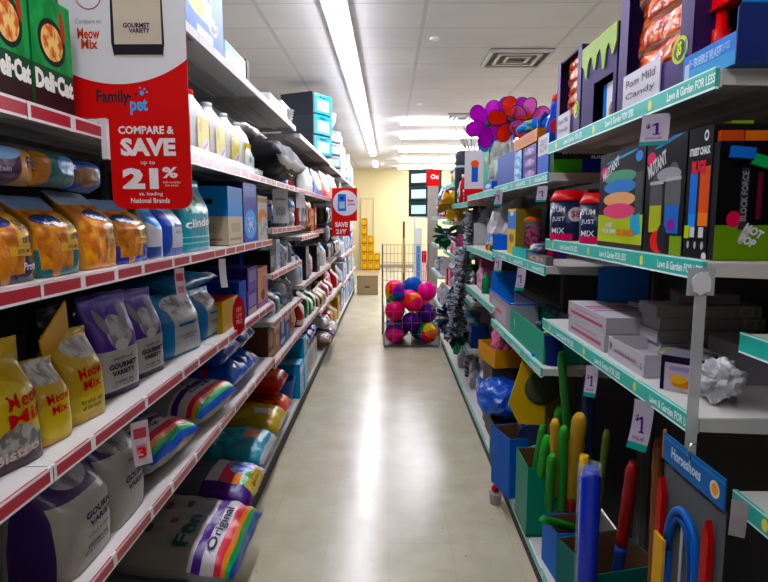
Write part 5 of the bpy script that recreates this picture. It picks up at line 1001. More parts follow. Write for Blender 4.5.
# long blue pack leaning out
t = empty('blue_float_pack', (.625, 1.74, .1515)); tag(t, 'long bright blue float in clear wrap leaning at the bottom right', 'float')
A = atY(591, 468, 1.72) - Vector((.625, 1.74, .1515))
bm = BM(); tube(bm, [Vector((0, 0, 0)), A * .5, A * .96, A], [.031, .031, .031, .02], 10); obj('foam_body', bm, mat('#1d46a8', .35, bump=.2), t)
bm = BM(); tube(bm, [Vector((0, .01, 0)), A * 1.01 + Vector((0, .012, 0))], .036, 12); obj('clear_wrap', bm, mat('#c4d0dc', .1, alpha=.18), t)
obj('yellow_plug', tube(BM(), [A * .93 + Vector((-.012, .03, .0)), A * 1.04 + Vector((-.012, .03, .0))], .014, 8), C('#b89a2c'), t)
# brown open boxes beside it
DK = C('#2c5a54')
openbox(.78, 1.98, .26, .24, .27, .25, C('#1b5f5a', .5), 'open cardboard box with teal outside right of the blue float')
openbox(.80, 1.62, .25, .22, .25, -.35, C('#66625e', .5), 'open grey cardboard box at the bottom right with white edges')
openbox(.74, 2.30, .16, .16, .2, .1, C('#1f6ab0', .5), 'small blue open box between the two larger boxes at the bottom right')
# horseshoe set
XH = .60; ya, yb = sY(664, XH, 1.1), sY(725, XH, 1.1); t = empty('horseshoe_set', (XH, (ya + yb) / 2, 0), -PI / 2); tag(t, 'clear bag horseshoe set with navy header card and red stakes', 'toy set')
wh = abs(ya - yb); z1 = sZ(432, XH, ya); z0 = sZ(458, XH, ya)
hdr = obj('header_card', prism(BM(), [(-wh / 2, z0), (wh / 2, z0), (wh / 2, z1), (-wh / 2, z1)], -.0015, .0015), art('#175a8c', [('r', .5, .85, .6, .04, '#2a78a8')], .4), t)
txt(hdr, 'Horseshoes', -.02 * 1, (z0 + z1) / 2, wh * .5, .024, C('#b8c8d4'), -.0025, -.0, .03); patch(hdr, 'round_sticker', wh * .3, wh * .44, z0 + .01, z1 - .016, -.0022, art('#c8c0b4', [('e', .5, .5, .36, .36, '#c88a4c')]), 6, True)
obj('orange_edge', bx(BM(), -wh / 2 - .004, -wh / 2 - .0005, -.002, .004, z0, z1 + .005), C('#b8703a'), hdr)
obj('clear_bag', bx(BM(), -wh / 2, wh / 2, .004, .006, .45, z0 - .001), mat('#aab0b4', .12, alpha=.12), t)
for u, c in ((-.47, -1), (.32, 1)):
    x = u * wh; bm = BM(); prism(bm, [(x - .004, .47), (x + .02, .47), (x + .02, z0 - .07), (x + .008, z0 - .035), (x - .004, z0 - .07)], -.012, .0); obj('red_stake', bm, C('#8f2028', .35), t)
P = [(-.3 * wh, -.004, .47), (-.3 * wh, -.004, z0 - .16)] + [((-.05 - .25 * math.cos(a)) * wh, -.004, z0 - .16 + .09 * math.sin(a)) for a in [k * PI / 10 for k in range(11)]] + [(.2 * wh, -.004, .47)]
P2 = [(x * .8 - .012, y + .0, z - .012) for x, y, z in P]
obj('horseshoe', tube(BM(), P, .0085, 10), C('#1d5c9c', .3), t); 
obj('horseshoe', tube(BM(), [(x * .76 - .012, y + .001, z - .022 if z > .5 else z) for x, y, z in P], .006, 10), C('#174a84', .3), t)
for dx in (-.02, .03, .07): obj('silver_rod', tube(BM(), [(dx, .0, .47), (dx, 0, z0 - .1)], .003, 6), C('#8c9094', .2), t)
obj('yellow_clip', bx(BM(), -wh * .42, -wh * .24, -.02, -.014, .5, sZ(556, XH, (ya + yb) / 2)), C('#b8902c', .4), t)
obj('hook', tube(BM(), [(.0, -.003, z1 - .01), (.0, -.012, z1 + .0), (0, -.004, z1 + .02), (0, .01, z1 + .02)], .002, 6), mat('#c0c0c0', .2, 1), t)
# nearest bay: teal pack and white tag
bb, _ = pouch_bm(.3, .12, .2, 5, flat=.4); o = obj('teal_pack', bb, [art('#1c7a7c', [('p', .3, .5, .2, .2, '#a8c4c4', '#1c7a7c', 0, 4), ('p', .8, .7, .2, .2, '#8a8a2c', '#1c7a7c', 0, 4)], .25, .4), C('#1c6468', .3)], loc=(.765, .99, 1.035), rot=(-PI / 2 + .0, 0, -PI / 2)); tag(o, 'teal printed soft pack at the right picture edge', 'pack'); o.location.z = 1.092
hang_tag(.705, 1.13, 1.035, .03, .095, -.5, 'crumpled white price tag hanging at the right picture edge', bend=-.8)
# ================================================================== smaller stock further down the aisle
PAL = {'red': ('#a8303a', '#d8c8c0'), 'white': ('#c4c4c4', '#5a86b4'), 'blue': ('#2a5ca4', '#c8ccd4'), 'green': ('#2c7a4c', '#c8d0c0'), 'black': ('#1c1c20', '#8a8a90'), 'grey': ('#7c7c82', '#b4b4b8'),
       'yellow': ('#b89c34', '#8a3a30'), 'orange': ('#b8703a', '#d8c09c'), 'purple': ('#4c3474', '#b4a0c0'), 'brown': ('#5c4030', '#a88a64'), 'teal': ('#1f8080', '#b8d0cc'), 'pink': ('#b8688a', '#d8c4cc'), 'navy': ('#1f2c58', '#8a94b0'), 'silver': ('#a4a6aa', '#6c7078')}
def c_art(col, kind, bump=0):
    a, b = PAL[col]
    v = {0: [('r', .5, .5, .34, .26, b)], 1: [('e', .5, .6, .34, .24, b), ('r', .5, .15, .6, .08, b)], 2: [('q', .5, .5, .5, .4, a, b, 0, 5)], 3: [('r', .5, .8, .6, .12, b), ('p', .5, .4, .3, .2, b, a, 0, 7)]}[kind % 4]
    return art(a, v, .3 if bump else .4, bump)
CACHE = {}
ORD = ['first', 'second', 'third', 'fourth', 'fifth', 'sixth', 'seventh', 'eighth', 'ninth', 'tenth', 'eleventh', 'twelfth', 'thirteenth', 'fourteenth', 'fifteenth']
def item(kind, col, w, d, h, loc, rz, label, rx=0, seed=0, group=None, hanging=False):
    w, d, h = round(w, 2), round(d, 2), round(h, 2)
    k = (kind, w, d, h, seed % 3); a = c_art(col, seed, .3 if kind in ('pouch', 'bag') else 0); cc = C(PAL[col][0], .4)
    new = k not in CACHE
    if new:
        if kind == 'carton': bm = box_bm(w, d, h)
        elif kind == 'bag': bm, _ = bag_bm(w, d, h, seed % 3 * 9, n=20, rows=8, wr=.006)
        elif kind == 'pouch': bm, _ = pouch_bm(w, d, h, seed % 3 * 7, nx=10, nzz=10, wr=.006)
        elif kind == 'bottle': r = min(w, d) / 2; bm = lathe(BM(), [(r * .92, 0), (r, h * .03), (r, h * .6), (r * .8, h * .75), (r * .35, h * .84), (r * .35, h * .88), (r * .42, h * .885), (r * .42, h)], 16, mi=[0, 0, 0, 0, 0, 1, 1, 1])
        elif kind == 'tub': r = min(w, d) / 2; bm = lathe(BM(), [(r * .85, 0), (r * .95, h * .8), (r, h * .82), (r, h * .97), (r * .9, h)], 16, mi=[0, 0, 1, 1, 1])
        me = bpy.data.meshes.new(kind); bm.normal_update(); bm.to_mesh(me); bm.free()
        for _ in range(3): me.materials.append(None)
        CACHE[k] = me
    o = bpy.data.objects.new(kind, CACHE[k]); COL.objects.link(o)
    for i, m in enumerate((a, cc, cc)): o.material_slots[i].link = 'OBJECT'; o.material_slots[i].material = m
    if kind in ('bottle', 'tub'): o.material_slots[1].material = C(PAL[col][1], .4)
    o.location = (loc[0], loc[1], loc[2] + .0012); o.rotation_euler = (rx, 0, rz); tag(o, label, {'carton': 'carton', 'bag': 'bag', 'pouch': 'pack', 'bottle': 'bottle', 'tub': 'tub'}[kind], group)
    return o
def fill(side, Y0, Y1, z, clear, place, cols, kinds, seed, wr_=(.1, .18), X=None, d=.14, hr=(.55, .88), grp=None, rows=1):
    rnd = random.Random(seed); X = X if X is not None else (-.735 if side < 0 else .655); y = Y0 + .02; i = 0; n = 0
    while True:
        w = rnd.uniform(*wr_); k = rnd.choice(kinds); c = rnd.choice(cols); h = clear * rnd.uniform(*hr)
        if y + w > Y1 - .02: break
        dd = min(d, w) if k in ('bottle', 'tub') else d; x = X + side * (dd / 2 + rnd.uniform(0, .03))
        if k == 'pouch':   # soft pack lying back against the ones behind
            item(k, c, w - .008, dd * .6, h, (x, y + w / 2, z + .004), (PI / 2 if side < 0 else -PI / 2) + rnd.uniform(-.05, .05), f'{c} soft pack on {place}, {ORD[min(i, 14)]} in', -.12, i + seed, grp)
        else:
            item(k, c, w - .006, dd, h, (x, y + w / 2, z), (PI / 2 if side < 0 else -PI / 2), f'{c} {k} on {place}, {ORD[min(i, 14)]} in', 0, i + seed, grp)
        y += w; i += 1
def hang(side, Y0, Y1, ztop, rows, h, place, cols, seed, w=.15, X=None):
    """packs hanging from pegs in rows; each pack touches its peg"""
    rnd = random.Random(seed); X = X if X is not None else (-.78 if side < 0 else .70)
    for r in range(rows):
        n = int((Y1 - Y0) / (w + .01)); zt = ztop - r * (h + .03)
        for i in range(n):
            y = Y0 + (i + .5) * (Y1 - Y0) / n; c = rnd.choice(cols)
            o = item('pouch', c, w, .06, h, (X + side * rnd.uniform(0, .05), y, zt - h), (PI / 2 if side < 0 else -PI / 2) + rnd.uniform(-.15, .15), f'{c} pack hanging at {place}, {("top", "second", "bottom")[r]} row, {ORD[min(i, 14)]} in', 0, i + r * 3 + seed)
            p = obj('peg', tube(BM(), [(0, -.02, h + .004), (0, .0, h + .006), (0, .3, h + .006)], .003, 5), C('#8c8c8c'), o)
WH = ['white', 'white', 'grey', 'silver']
# left, fourth bay
fill(-1, 3.63, 4.8, 1.53, .24, 'the shelf under the black sack', ['grey', 'white', 'green', 'navy', 'black', 'silver'], ['bag', 'pouch', 'tub'], 11, (.13, .2), d=.18)
fill(-1, 3.63, 4.8, 1.25, .23, 'the fourth left bay, third shelf from top', ['grey', 'white', 'black', 'silver'], ['bottle', 'bag', 'carton'], 12, (.1, .17), d=.14)
fill(-1, 3.63, 4.8, .95, .25, 'the fourth left bay, fourth shelf from top', ['navy', 'white', 'silver', 'grey', 'blue'], ['bag', 'bottle', 'pouch'], 13, (.11, .18), d=.14)
for i, (y, w, c, nm) in enumerate(((3.74, .2, 'brown', 'brown'), (3.95, .2, 'orange', 'orange tan'), (4.16, .17, 'blue', 'blue'), (4.36, .2, 'blue', 'second blue'))):
    item('carton', c, w, .2, .21, (-.86, y, .69), PI / 2, nm + ' carton upright on the lower shelf left of the foil bags', seed=i * 2 + 1)
item('pouch', 'orange', .3, .12, .2, (-.80, 4.62, .70), PI / 2, 'orange brown foil bag standing at the end of that lower left shelf', -.1, 2)
# left, fifth and sixth bays
fill(-1, 4.85, 6.0, LA, .3, 'the upper left shelf before the drawer tower', ['red', 'yellow', 'blue', 'white', 'pink'], ['pouch', 'bag'], 21, (.18, .26), X=-.84, d=.1, hr=(.5, .7))
fill(-1, 6.05, 7.2, LA, .3, 'the upper left shelf under the drawer tower', ['red', 'white', 'pink', 'yellow'], ['pouch', 'bag', 'carton'], 22, (.18, .26), X=-.84, d=.1)
hang(-1, 4.9, 5.98, 1.76, 1, .26, 'the fifth left bay', ['red', 'orange', 'white', 'yellow', 'red'], 23, .15)
fill(-1, 4.85, 6.0, 1.04, .34, 'the fifth left bay, middle shelf', ['blue', 'white', 'yellow', 'pink', 'red', 'black'], ['pouch', 'carton', 'bag'], 24, (.14, .22), hr=(.6, .9))
fill(-1, 4.85, 6.0, .68, .3, 'the fifth left bay, lower shelf', ['yellow', 'red', 'orange', 'white', 'green'], ['bag', 'pouch'], 25, (.18, .27), X=-.72, d=.2)
fill(-1, 6.05, 7.2, 1.45, .3, 'the sixth left bay, second shelf', ['orange', 'red', 'yellow', 'white'], ['pouch', 'carton'], 26, (.18, .26), X=-.81)
fill(-1, 6.05, 7.2, 1.03, .32, 'the sixth left bay, middle shelf', ['white', 'pink', 'black', 'blue', 'red'], ['pouch', 'bag', 'carton'], 27, (.18, .26))
fill(-1, 6.05, 7.2, .62, .34, 'the sixth left bay, lower shelf', ['red', 'brown', 'white', 'orange'], ['bag', 'pouch'], 28, (.2, .3), X=-.72, d=.2)
for i, (y, c) in enumerate(((6.45, 'brown'), (6.85, 'purple'), (7.2, 'silver'))):
    lying(-1, 0, 0, .15 + 0, .4, .16, 'pet_food_bag', f'{c} patterned bag sagging over the lowest left shelf, ' + ('nearest', 'middle', 'farthest')[i] + ' of three', 'bag', (art(PAL[c][0], [('p', .5, .3, .4, .25, '#b0a8a4', '#6a2438', 0, 5)], .25, .5), C(PAL[c][0], .3)), X=-.64, w=.36, pitch=.1, seed=50 + i).location.y = y
for i, (y, c) in enumerate(((6.6, 'white'), (7.0, 'red'))):
    lying(-1, 0, 0, .34, .34, .14, 'pet_food_bag', f'{c} patterned bag on top of the sagging bags, ' + ('nearer', 'farther')[i] + ' one', 'bag', (art(PAL[c][0], [('p', .5, .3, .4, .25, '#3c2c50', '#a8a4a4', 0, 5)], .25, .5), C(PAL[c][0], .3)), X=-.68, w=.34, pitch=.1, seed=55 + i).location.y = y
# left, seventh bay: hanging leashes
hang(-1, 7.3, 8.95, 1.72, 3, .2, 'the seventh left bay', ['black', 'grey', 'black', 'silver'], 31, .19, X=-.76)
fill(-1, 7.26, 8.95, 1.82, .3, 'the upper edge of the seventh left bay', ['white', 'red', 'blue'], ['carton', 'bag'], 30, (.24, .34), X=-.86) if False else None
fill(-1, 7.26, 8.95, .6, .3, 'the seventh left bay, lower shelf', ['red', 'pink', 'orange', 'brown'], ['bag', 'pouch'], 32, (.24, .32), d=.2)
fill(-1, 7.45, 8.95, .15, .36, 'the seventh left bay, lowest shelf', ['orange', 'red', 'yellow', 'white'], ['bag', 'carton'], 33, (.24, .32), X=-.71, d=.2)
# left, last bays: white household packs
for b, (y0, y1, nm) in enumerate(((9.02, 10.78, 'eighth'), (10.82, 12.58, 'last'))):
    for z, cl, s_ in ((2.22, .62, 'high top'), (1.8, .36, 'upper'), (1.4, .34, 'second'), (1.0, .34, 'third'), (.55, .38, 'lower'), (.15, .34, 'lowest')):
        fill(-1, y0, y1, z, cl, f'the {nm} left bay, {s_} shelf', ['white', 'white', 'white', 'teal', 'blue', 'silver'], ['carton', 'bag'], 40 + b * 7 + int(z * 10), (.27, .36), d=.2, hr=(.8, .95), X=-.72)
fill(-1, 8.35, 9.0, 2.24, .55, 'the top left shelf past the drawer towers', ['white'], ['carton'], 60, (.26, .3), d=.2, hr=(.8, .9), X=-.74)
# round sale sign further on
Yq = 7.35; q0 = atY(332, 236, Yq); 
t = empty('hanging_sale_sign', (q0.x, Yq, q0.z)); tag(t, 'small red sale sign with a white disc and blue phone picture, farther down', 'sign')
def qq(px, py): v = atY(px, py, Yq); return v.x - q0.x, v.z - q0.z
P = [qq(332, 236), qq(350, 236), qq(350, 221), qq(357, 221), qq(357, 188), qq(332, 188)]
obj('sign_panel', prism(BM(), P, -.002, .002), C('#b82c3c'), t)
cc = qq(345.5, 203); r_ = .155
obj('white_disc', prism(BM(), [(cc[0] + r_ * math.cos(k * PI / 16), cc[1] + r_ * math.sin(k * PI / 16)) for k in range(32)], -.006, -.003), C('#cfd0d8'), t)
a = qq(338, 211); b = qq(346, 194); obj('phone_picture', prism(BM(), rrect(a[0], b[0], a[1], b[1], .012), -.009, -.0065), art('#3f6eb0', [('r', .5, .35, .36, .2, '#a8b8d4'), ('e', .5, .75, .2, .1, '#20304c')]), t)
for s, x0, x1, y0, y1 in (('SAVE', 335, 348, 222, 227), ('21%', 336, 347, 229, 234)):
    a = qq(x0, y0); b = qq(x1, y1); txt(t, s, (a[0] + b[0]) / 2, (a[1] + b[1]) / 2, abs(b[0] - a[0]), abs(b[1] - a[1]), C('#e0d0d0'), -.003, bold=.05)
for s, x0, x1, y0, y1 in (('low', 348, 354, 199, 202), ('price', 348, 355, 203, 206)):
    a = qq(x0, y0); b = qq(x1, y1); txt(t, s, (a[0] + b[0]) / 2, (a[1] + b[1]) / 2, abs(b[0] - a[0]), abs(b[1] - a[1]), C('#c04a5c'), -.0065, bold=.05)
bm = BM(); bx(bm, -.19, .0, .0025, .006, .08, .10); o = obj('sign_holder', bm, C('#c6c4c4'), t)
# cardboard box on the floor and gold bottles by the wall
CARD = art('#8f8068', [('r', .5, .42, .13, .035, '#2a2420'), ('r', .5, .98, .6, .015, '#6f624e')], .7)
t = empty('cardboard_box', (-.445, 12.3, 0)); tag(t, 'closed brown cardboard box on the floor at the end of the left run', 'box')
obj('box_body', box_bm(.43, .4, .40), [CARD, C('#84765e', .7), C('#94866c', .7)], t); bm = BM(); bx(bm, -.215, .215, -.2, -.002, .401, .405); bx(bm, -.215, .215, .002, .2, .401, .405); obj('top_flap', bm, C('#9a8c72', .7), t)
nb = 0
for lay in range(6):
    for k in range(3 if lay < 2 else (2 if lay < 4 else 1)):
        x = -.74 + k * .19 - 0; z = lay * .262
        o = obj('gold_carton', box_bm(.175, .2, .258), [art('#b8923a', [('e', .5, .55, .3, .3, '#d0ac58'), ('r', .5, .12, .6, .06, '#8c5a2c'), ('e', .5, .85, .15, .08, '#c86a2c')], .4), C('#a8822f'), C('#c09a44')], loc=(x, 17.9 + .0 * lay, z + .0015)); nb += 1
        tag(o, 'golden yellow carton in the stepped pile by the cream wall, %s layer, %s' % (('bottom', 'second', 'third', 'fourth', 'fifth', 'top')[lay], ('left', 'middle', 'right')[k]), 'carton', 'golden cartons by the wall')
# ================================================================== the ball bin
t = empty('ball_bin', (.28, 7.55, 0)); tag(t, 'wire cage bin full of bouncy balls standing on the aisle floor', 'bin')
WIRE = mat('#6d6d72', .35, .6)
def grid(w, h, nx, nz_, r, yy=0):
    bm = BM()
    for i in range(nx + 1): x = -w / 2 + w * i / nx; bx(bm, x - r, x + r, yy - r, yy + r, 0, h)
    for k in range(nz_ + 1): z = h * k / nz_; bx(bm, -w / 2, w / 2, yy - 3 * r, yy - r, z - r, z + r)
    return bm
g = obj('front_grid', grid(.68, .42, 6, 3, .0025), WIRE, t, loc=(0, -.40, .03)); 
obj('back_grid', grid(.60, 1.2, 12, 10, .0035), mat('#9a9a9e', .35, .5), t, loc=(-.06, .42, .03))
for s in (-1, 1): obj('side_grid', grid(.80, .42, 6, 3, .0025), WIRE, t, loc=(s * .345, 0.0, .03), rot=(0, 0, PI / 2))
for x in (-.37, .25): obj('corner_post', tube(BM(), [(x, .42, 0), (x, .42, 1.24)], .008, 8), WIRE, t)
obj('bin_floor', bx(BM(), -.34, .34, -.39, .40, .01, .02), WIRE, t)
def ball(x, y, z, r, style, label):
    n, m_ = 24, 12; bm = BM(); V = []
    cols = {'pink': ['#c8286c'], 'purple': ['#4a1f6a'], 'blue': ['#1f5ea8'], 'hot pink': ['#d83a8c'], 'orange and pink': ['#c8502f', '#c8502f', '#d0306c', '#d0306c', '#d0306c', '#d8783a'], 'rainbow': ['#c8324c', '#d0742c', '#c8b02c', '#3a9c44', '#2f62b8', '#7a2c94'], 'dark green': ['#1f4a3a'], 'pink and purple': ['#c8307c', '#4a1f6a', '#c8307c']}[style]
    for i in range(m_ + 1):
        a = PI * i / m_; V.append([bm.verts.new((r * math.sin(a) * math.cos(2 * PI * k / n), r * math.sin(a) * math.sin(2 * PI * k / n), r * math.cos(a))) for k in range(n)])
    for i in range(m_):
        for k in range(n):
            try: f = bm.faces.new((V[i][k], V[i + 1][k], V[i + 1][(k + 1) % n], V[i][(k + 1) % n]))
            except ValueError: continue
            f.smooth = True; f.material_index = int(k / n * len(cols)) % len(cols) if i not in (0, m_ - 1) else 0
    bmesh.ops.remove_doubles(bm, verts=bm.verts[:], dist=1e-5)
    o = obj('play_ball', bm, [C(c, .25) for c in cols], loc=(x, y, z), rot=(1.1 + x * 5, .6 + z * 7, z * 9)); tag(o, label, 'ball', 'bouncy balls in the wire bin')
    return o
BL = [(408, 289, 7.55, 'blue', 'blue ball at the very top of the pile'), (394, 291, 7.5, 'pink', 'pink ball at the top left of the pile'), (424, 297, 7.35, 'hot pink', 'hot pink ball at the top right of the pile'), (409, 300, 7.33, 'hot pink', 'hot pink ball at the top middle, under the blue one'), (394, 303, 7.3, 'rainbow', 'rainbow striped ball at the upper left'),
      (412, 314, 7.22, 'orange and pink', 'orange and pink ball in the centre of the pile'), (396, 316, 7.2, 'pink', 'pink ball left of the orange centre one'), (427, 312, 7.25, 'purple', 'purple ball at the right side'), (409, 329, 7.2, 'purple', 'purple ball low in the middle'), (394, 332, 7.22, 'pink and purple', 'pink and purple ball at the lower left'), (426, 331, 7.22, 'rainbow', 'rainbow ball at the lower right'), (403, 339, 7.3, 'purple', 'purple ball at the bottom middle, almost on the floor'), (417, 340, 7.32, 'dark green', 'dark green ball at the bottom right')]
PB = []
for px, py, Y, st, lb in BL:
    v = atY(px, py, Y + .12); PB.append([v.x, v.y, v.z, st, lb])
for i, (x, y, z, st) in enumerate(((.12, 7.76, .16, 'pink'), (.40, 7.76, .16, 'purple'), (.10, 7.79, .44, 'rainbow'), (.42, 7.78, .44, 'pink'))):
    PB.append([x, y, z, st, st + ' ball in the rear of the bin, ' + ('lower left', 'lower right', 'middle left', 'middle right')[i]])
RB_ = .124
for it in range(400):                       # let the balls settle apart inside the cage
    for a in range(len(PB)):
        for b in range(a + 1, len(PB)):
            d = Vector(PB[a][:3]) - Vector(PB[b][:3]); L = d.length
            if L < 2 * RB_ + .002:
                d = d / max(L, 1e-4) * (2 * RB_ + .002 - L) * .5
                for k in range(3): PB[a][k] += d[k]; PB[b][k] -= d[k]
    for p in PB: p[0] = min(max(p[0], -.05 + RB_), .61 - RB_); p[1] = min(max(p[1], 7.175 + RB_), 7.94 - RB_); p[2] = max(p[2], .03 + RB_)
for x, y, z, st, lb in PB: ball(x, y, z, RB_, st, lb)
# ================================================================== right run beyond the third bay
# top of the third and fourth bays
crumple('clear_sack', .12, (.76, 4.05, 1.7665), mat('#b4bab0', .25, bump=.6, trans=.1), 'clear sack of white and green pieces left of the blue box', 'sack', 4, .35, 4, (.8, 1.3, 1.5))
o = obj('green_board', box_bm(.03, .22, .4), [C('#2a9a78')] * 3, loc=(.72, 4.4, 1.7665), rot=(0, 0, 0)); tag(o, 'thin green edged panel standing beside the clear sack', 'panel')
item('carton', 'blue', .3, .06, .06, (.68, 3.95, 1.765), -PI / 2, 'flat blue pack at the shelf edge before the clear sack', seed=1)
Yp = 5.0
o = obj('lighter_carton', box_bm(.17, .1, .42), [art('#c8c4c8', [('r', .5, .12, .6, .14, '#b02c3c'), ('r', .5, .55, .16, .16, '#2a5aa4'), ('e', .5, .74, .2, .07, '#d0602c')], .4), C('#c0bcc0'), C('#c0bcc0')], loc=(.72, 4.98, 1.7215), rot=(0, 0, -.35)); tag(o, 'white carton with red base and blue figure on the right top shelf', 'carton')
t = empty('silver_brush', (.72, 5.25, 1.7215)); tag(t, 'fan of thin silver grass blades in a white cone on top shelf', 'decoration')
obj('cone', lathe(BM(), [(.02, 0), (.05, .28), (.052, .3)], 14), C('#c8c8cc'), t)
random.seed(8)
for i in range(26):
    a = random.uniform(-.5, .5); b = random.uniform(-.4, .4); L = random.uniform(.3, .42)
    obj('blade', tube(BM(), [(0, 0, .3), (a * .4 * L, b * .4 * L, .3 + .5 * L), (a * L, b * L, .3 + L)], [.004, .004, .0015], 5), mat('#9a9ea0', .4), t)
t = empty('black_speaker', (.73, 5.75, 1.7215)); tag(t, 'dark grey rounded column standing on the right top shelf', 'column'); obj('body', lathe(BM(), [(.09, 0), (.1, .02), (.1, .46), (.085, .5)], 20), C('#2c2e34', .4), t); obj('band', lathe(BM(), [(.1015, .34), (.1015, .36)], 20), C('#a8acb4'), t)
for i, (y, z, c, k, h) in enumerate(((5.45, 1.7215, 'red', 'bottle', .26), (5.58, 1.7215, 'teal', 'bottle', .2), (5.33, 1.7215, 'blue', 'tub', .12))):
    item(k, c, .09, .09, h, (.68 if k != 'tub' else .70, y, z), -PI / 2, f'{c} {k} on the fourth right bay top shelf before the dark column', seed=i)
# silver garland column
t = empty('silver_garland', (.62, 5.05, 0)); tag(t, 'tall silver tinsel garland column leaning against the right shelves', 'garland')
A, B_ = atY(478, 196, 4.95), atY(452, 336, 4.95); bm = BM(); random.seed(5); N_ = 70
for i in range(N_):
    c = B_.lerp(A, i / (N_ - 1)) + Vector((.02 * math.sin(i * .3), 0, 0))
    for j in range(9):
        a = random.uniform(0, 2 * PI); r = random.uniform(.05, .085); p = c + Vector((math.cos(a) * r, math.sin(a) * r * .9, random.uniform(-.02, .02)))
        v = [bm.verts.new(c + Vector((math.cos(a + s) * .01, math.sin(a + s) * .01, 0)) - t.location) for s in (-.8, .8)] + [bm.verts.new(p - t.location + Vector((math.sin(a) * .012, -math.cos(a) * .012, .01))), bm.verts.new(p - t.location - Vector((math.sin(a) * .012, -math.cos(a) * .012, .01)))]
        bm.faces.new(v).material_index = j % 2
ts = obj('tinsel', bm, [mat('#a4a6ad', .4, metal=.2), C('#55575f')], t); obj('core', tube(BM(), [B_ - t.location, A - t.location], .022, 10), C('#3a3b42'), t)
# cluttered shelves
MIX = ['white', 'grey', 'blue', 'navy', 'red', 'green', 'black', 'silver', 'teal', 'pink']
fill(1, 4.15, 4.8, 1.37, .3, 'the third right bay, upper shelf', ['white', 'black', 'grey'], ['carton', 'bag'], 71, (.14, .2), X=.74)
fill(1, 4.35, 4.8, 1.05, .26, 'the third right bay, middle shelf', ['black', 'pink', 'grey', 'red'], ['tub', 'bag', 'carton'], 72, (.1, .16), X=.68)
fill(1, 3.64, 4.8, 1.7665 - .0, .01, 'none', ['red'], ['carton'], 1, (9, 9))
fill(1, 4.2, 4.8, .15, .5, 'the third right bay, lowest shelf', ['navy', 'black', 'blue', 'grey'], ['bag', 'carton'], 74, (.18, .26), X=.68, d=.2)
for z, cl, nm, s_ in ((1.3, .34, 'upper', 81), (.9, .32, 'middle', 82), (.5, .32, 'lower', 83), (.15, .26, 'lowest', 84)):
    fill(1, 4.86, 6.0, z, cl, f'the fourth right bay, {nm} shelf', ['navy', 'green', 'white', 'grey', 'black', 'silver', 'navy'], ['bag', 'pouch', 'tub', 'carton'], s_, (.13, .2), X=.66 if z < .2 else .69)
for z, cl, nm, s_ in ((1.95, .24, 'top', 91), (1.55, .3, 'upper', 92), (1.2, .26, 'middle', 93), (.8, .3, 'lower', 94), (.15, .5, 'lowest', 95)):
    fill(1, 6.06, 7.2, z, cl, f'the fifth right bay, {nm} shelf', ['white', 'yellow', 'red', 'blue', 'grey', 'pink', 'silver', 'green'], ['bag', 'bottle', 'tub', 'carton'], s_, (.16, .24), X=.66 if z < .2 else .68)
for z, cl, nm, s_ in ((1.6, .5, 'top', 101), (1.2, .3, 'upper', 102), (.8, .3, 'middle', 103), (.4, .3, 'lower', 104)):
    fill(1, 7.95, 9.3, z, cl, f'the shelves behind the ball bin, {nm} shelf', ['white', 'white', 'blue', 'grey', 'red', 'silver'], ['bag', 'carton', 'tub'], s_, (.22, .32), X=.70, hr=(.6, .9))
crumple('white_lump', .11, (.72, 5.9, 1.02), mat('#b8b8bc', .4, bump=.5), 'white crumpled bag bulging from the fourth right bay', 'bag', 9, .4, 3, (1, 1.2, .9))
# leafy artificial plant and yellow flowers
def leafy(x, y, z, r, col, label, n=26, seed=0, cat='plant'):
    t = empty('artificial_plant', (x, y, z)); tag(t, label, cat); random.seed(seed)
    obj('stem', tube(BM(), [(0, 0, -r * 1.1), (0, .0, 0), (0, 0, r * .4)], .006, 6), C('#2c5a2c'), t)
    bm = BM()
    for i in range(n):
        d = Vector((random.gauss(0, 1), random.gauss(0, 1), random.gauss(0, 1))).normalized(); s = d.cross(Vector((0, .3, 1))).normalized() * r * .34; p0 = d * r * .15; p1 = d * r * .65; p2 = d * r
        v = [bm.verts.new(q) for q in (p0, p1 - s, p2, p1 + s)]; bm.faces.new(v)
        u = d.cross(s).normalized() * .002; v2 = [bm.verts.new(Vector(q) + u) for q in (p0, p1 - s, p2, p1 + s)]; bm.faces.new(list(reversed(v2)))
    obj('leaves', bm, C(col, .5), t); return t
v = atY(452, 206, 6.1); leafy(v.x - .02, 6.05, v.z, .16, '#d8b83c', 'bunch of yellow artificial flowers at the fifth right bay', 34, 1, 'flowers')
v = atY(449, 235, 5.9); leafy(v.x - .02, 5.95, v.z, .15, '#2f6a3c', 'green artificial leaves under the yellow flowers', 30, 2)
v = atY(446, 318, 5.6); leafy(v.x + .03, 5.6, v.z, .17, '#24405c', 'dark bluish artificial leaves low on the right', 40, 3)
v = atY(452, 335, 5.0); leafy(v.x + .05, 5.1, v.z, .15, '#1f3a3a', 'dark green artificial leaves near the lower right shelf', 40, 4)
v = atY(458, 300, 5.2); leafy(v.x, 5.3, v.z, .13, '#3a4a6a', 'grey blue artificial leaves beside the silver garland foot', 34, 6)
v = atY(447, 275, 5.6); crumple('coral_pack', .06, (.70, 5.55, .905), C('#b8584a', .4), 'coral pink pointed pack hanging at the fourth right bay', 'pack', 6, .3, 3, (.6, .8, 2.2))
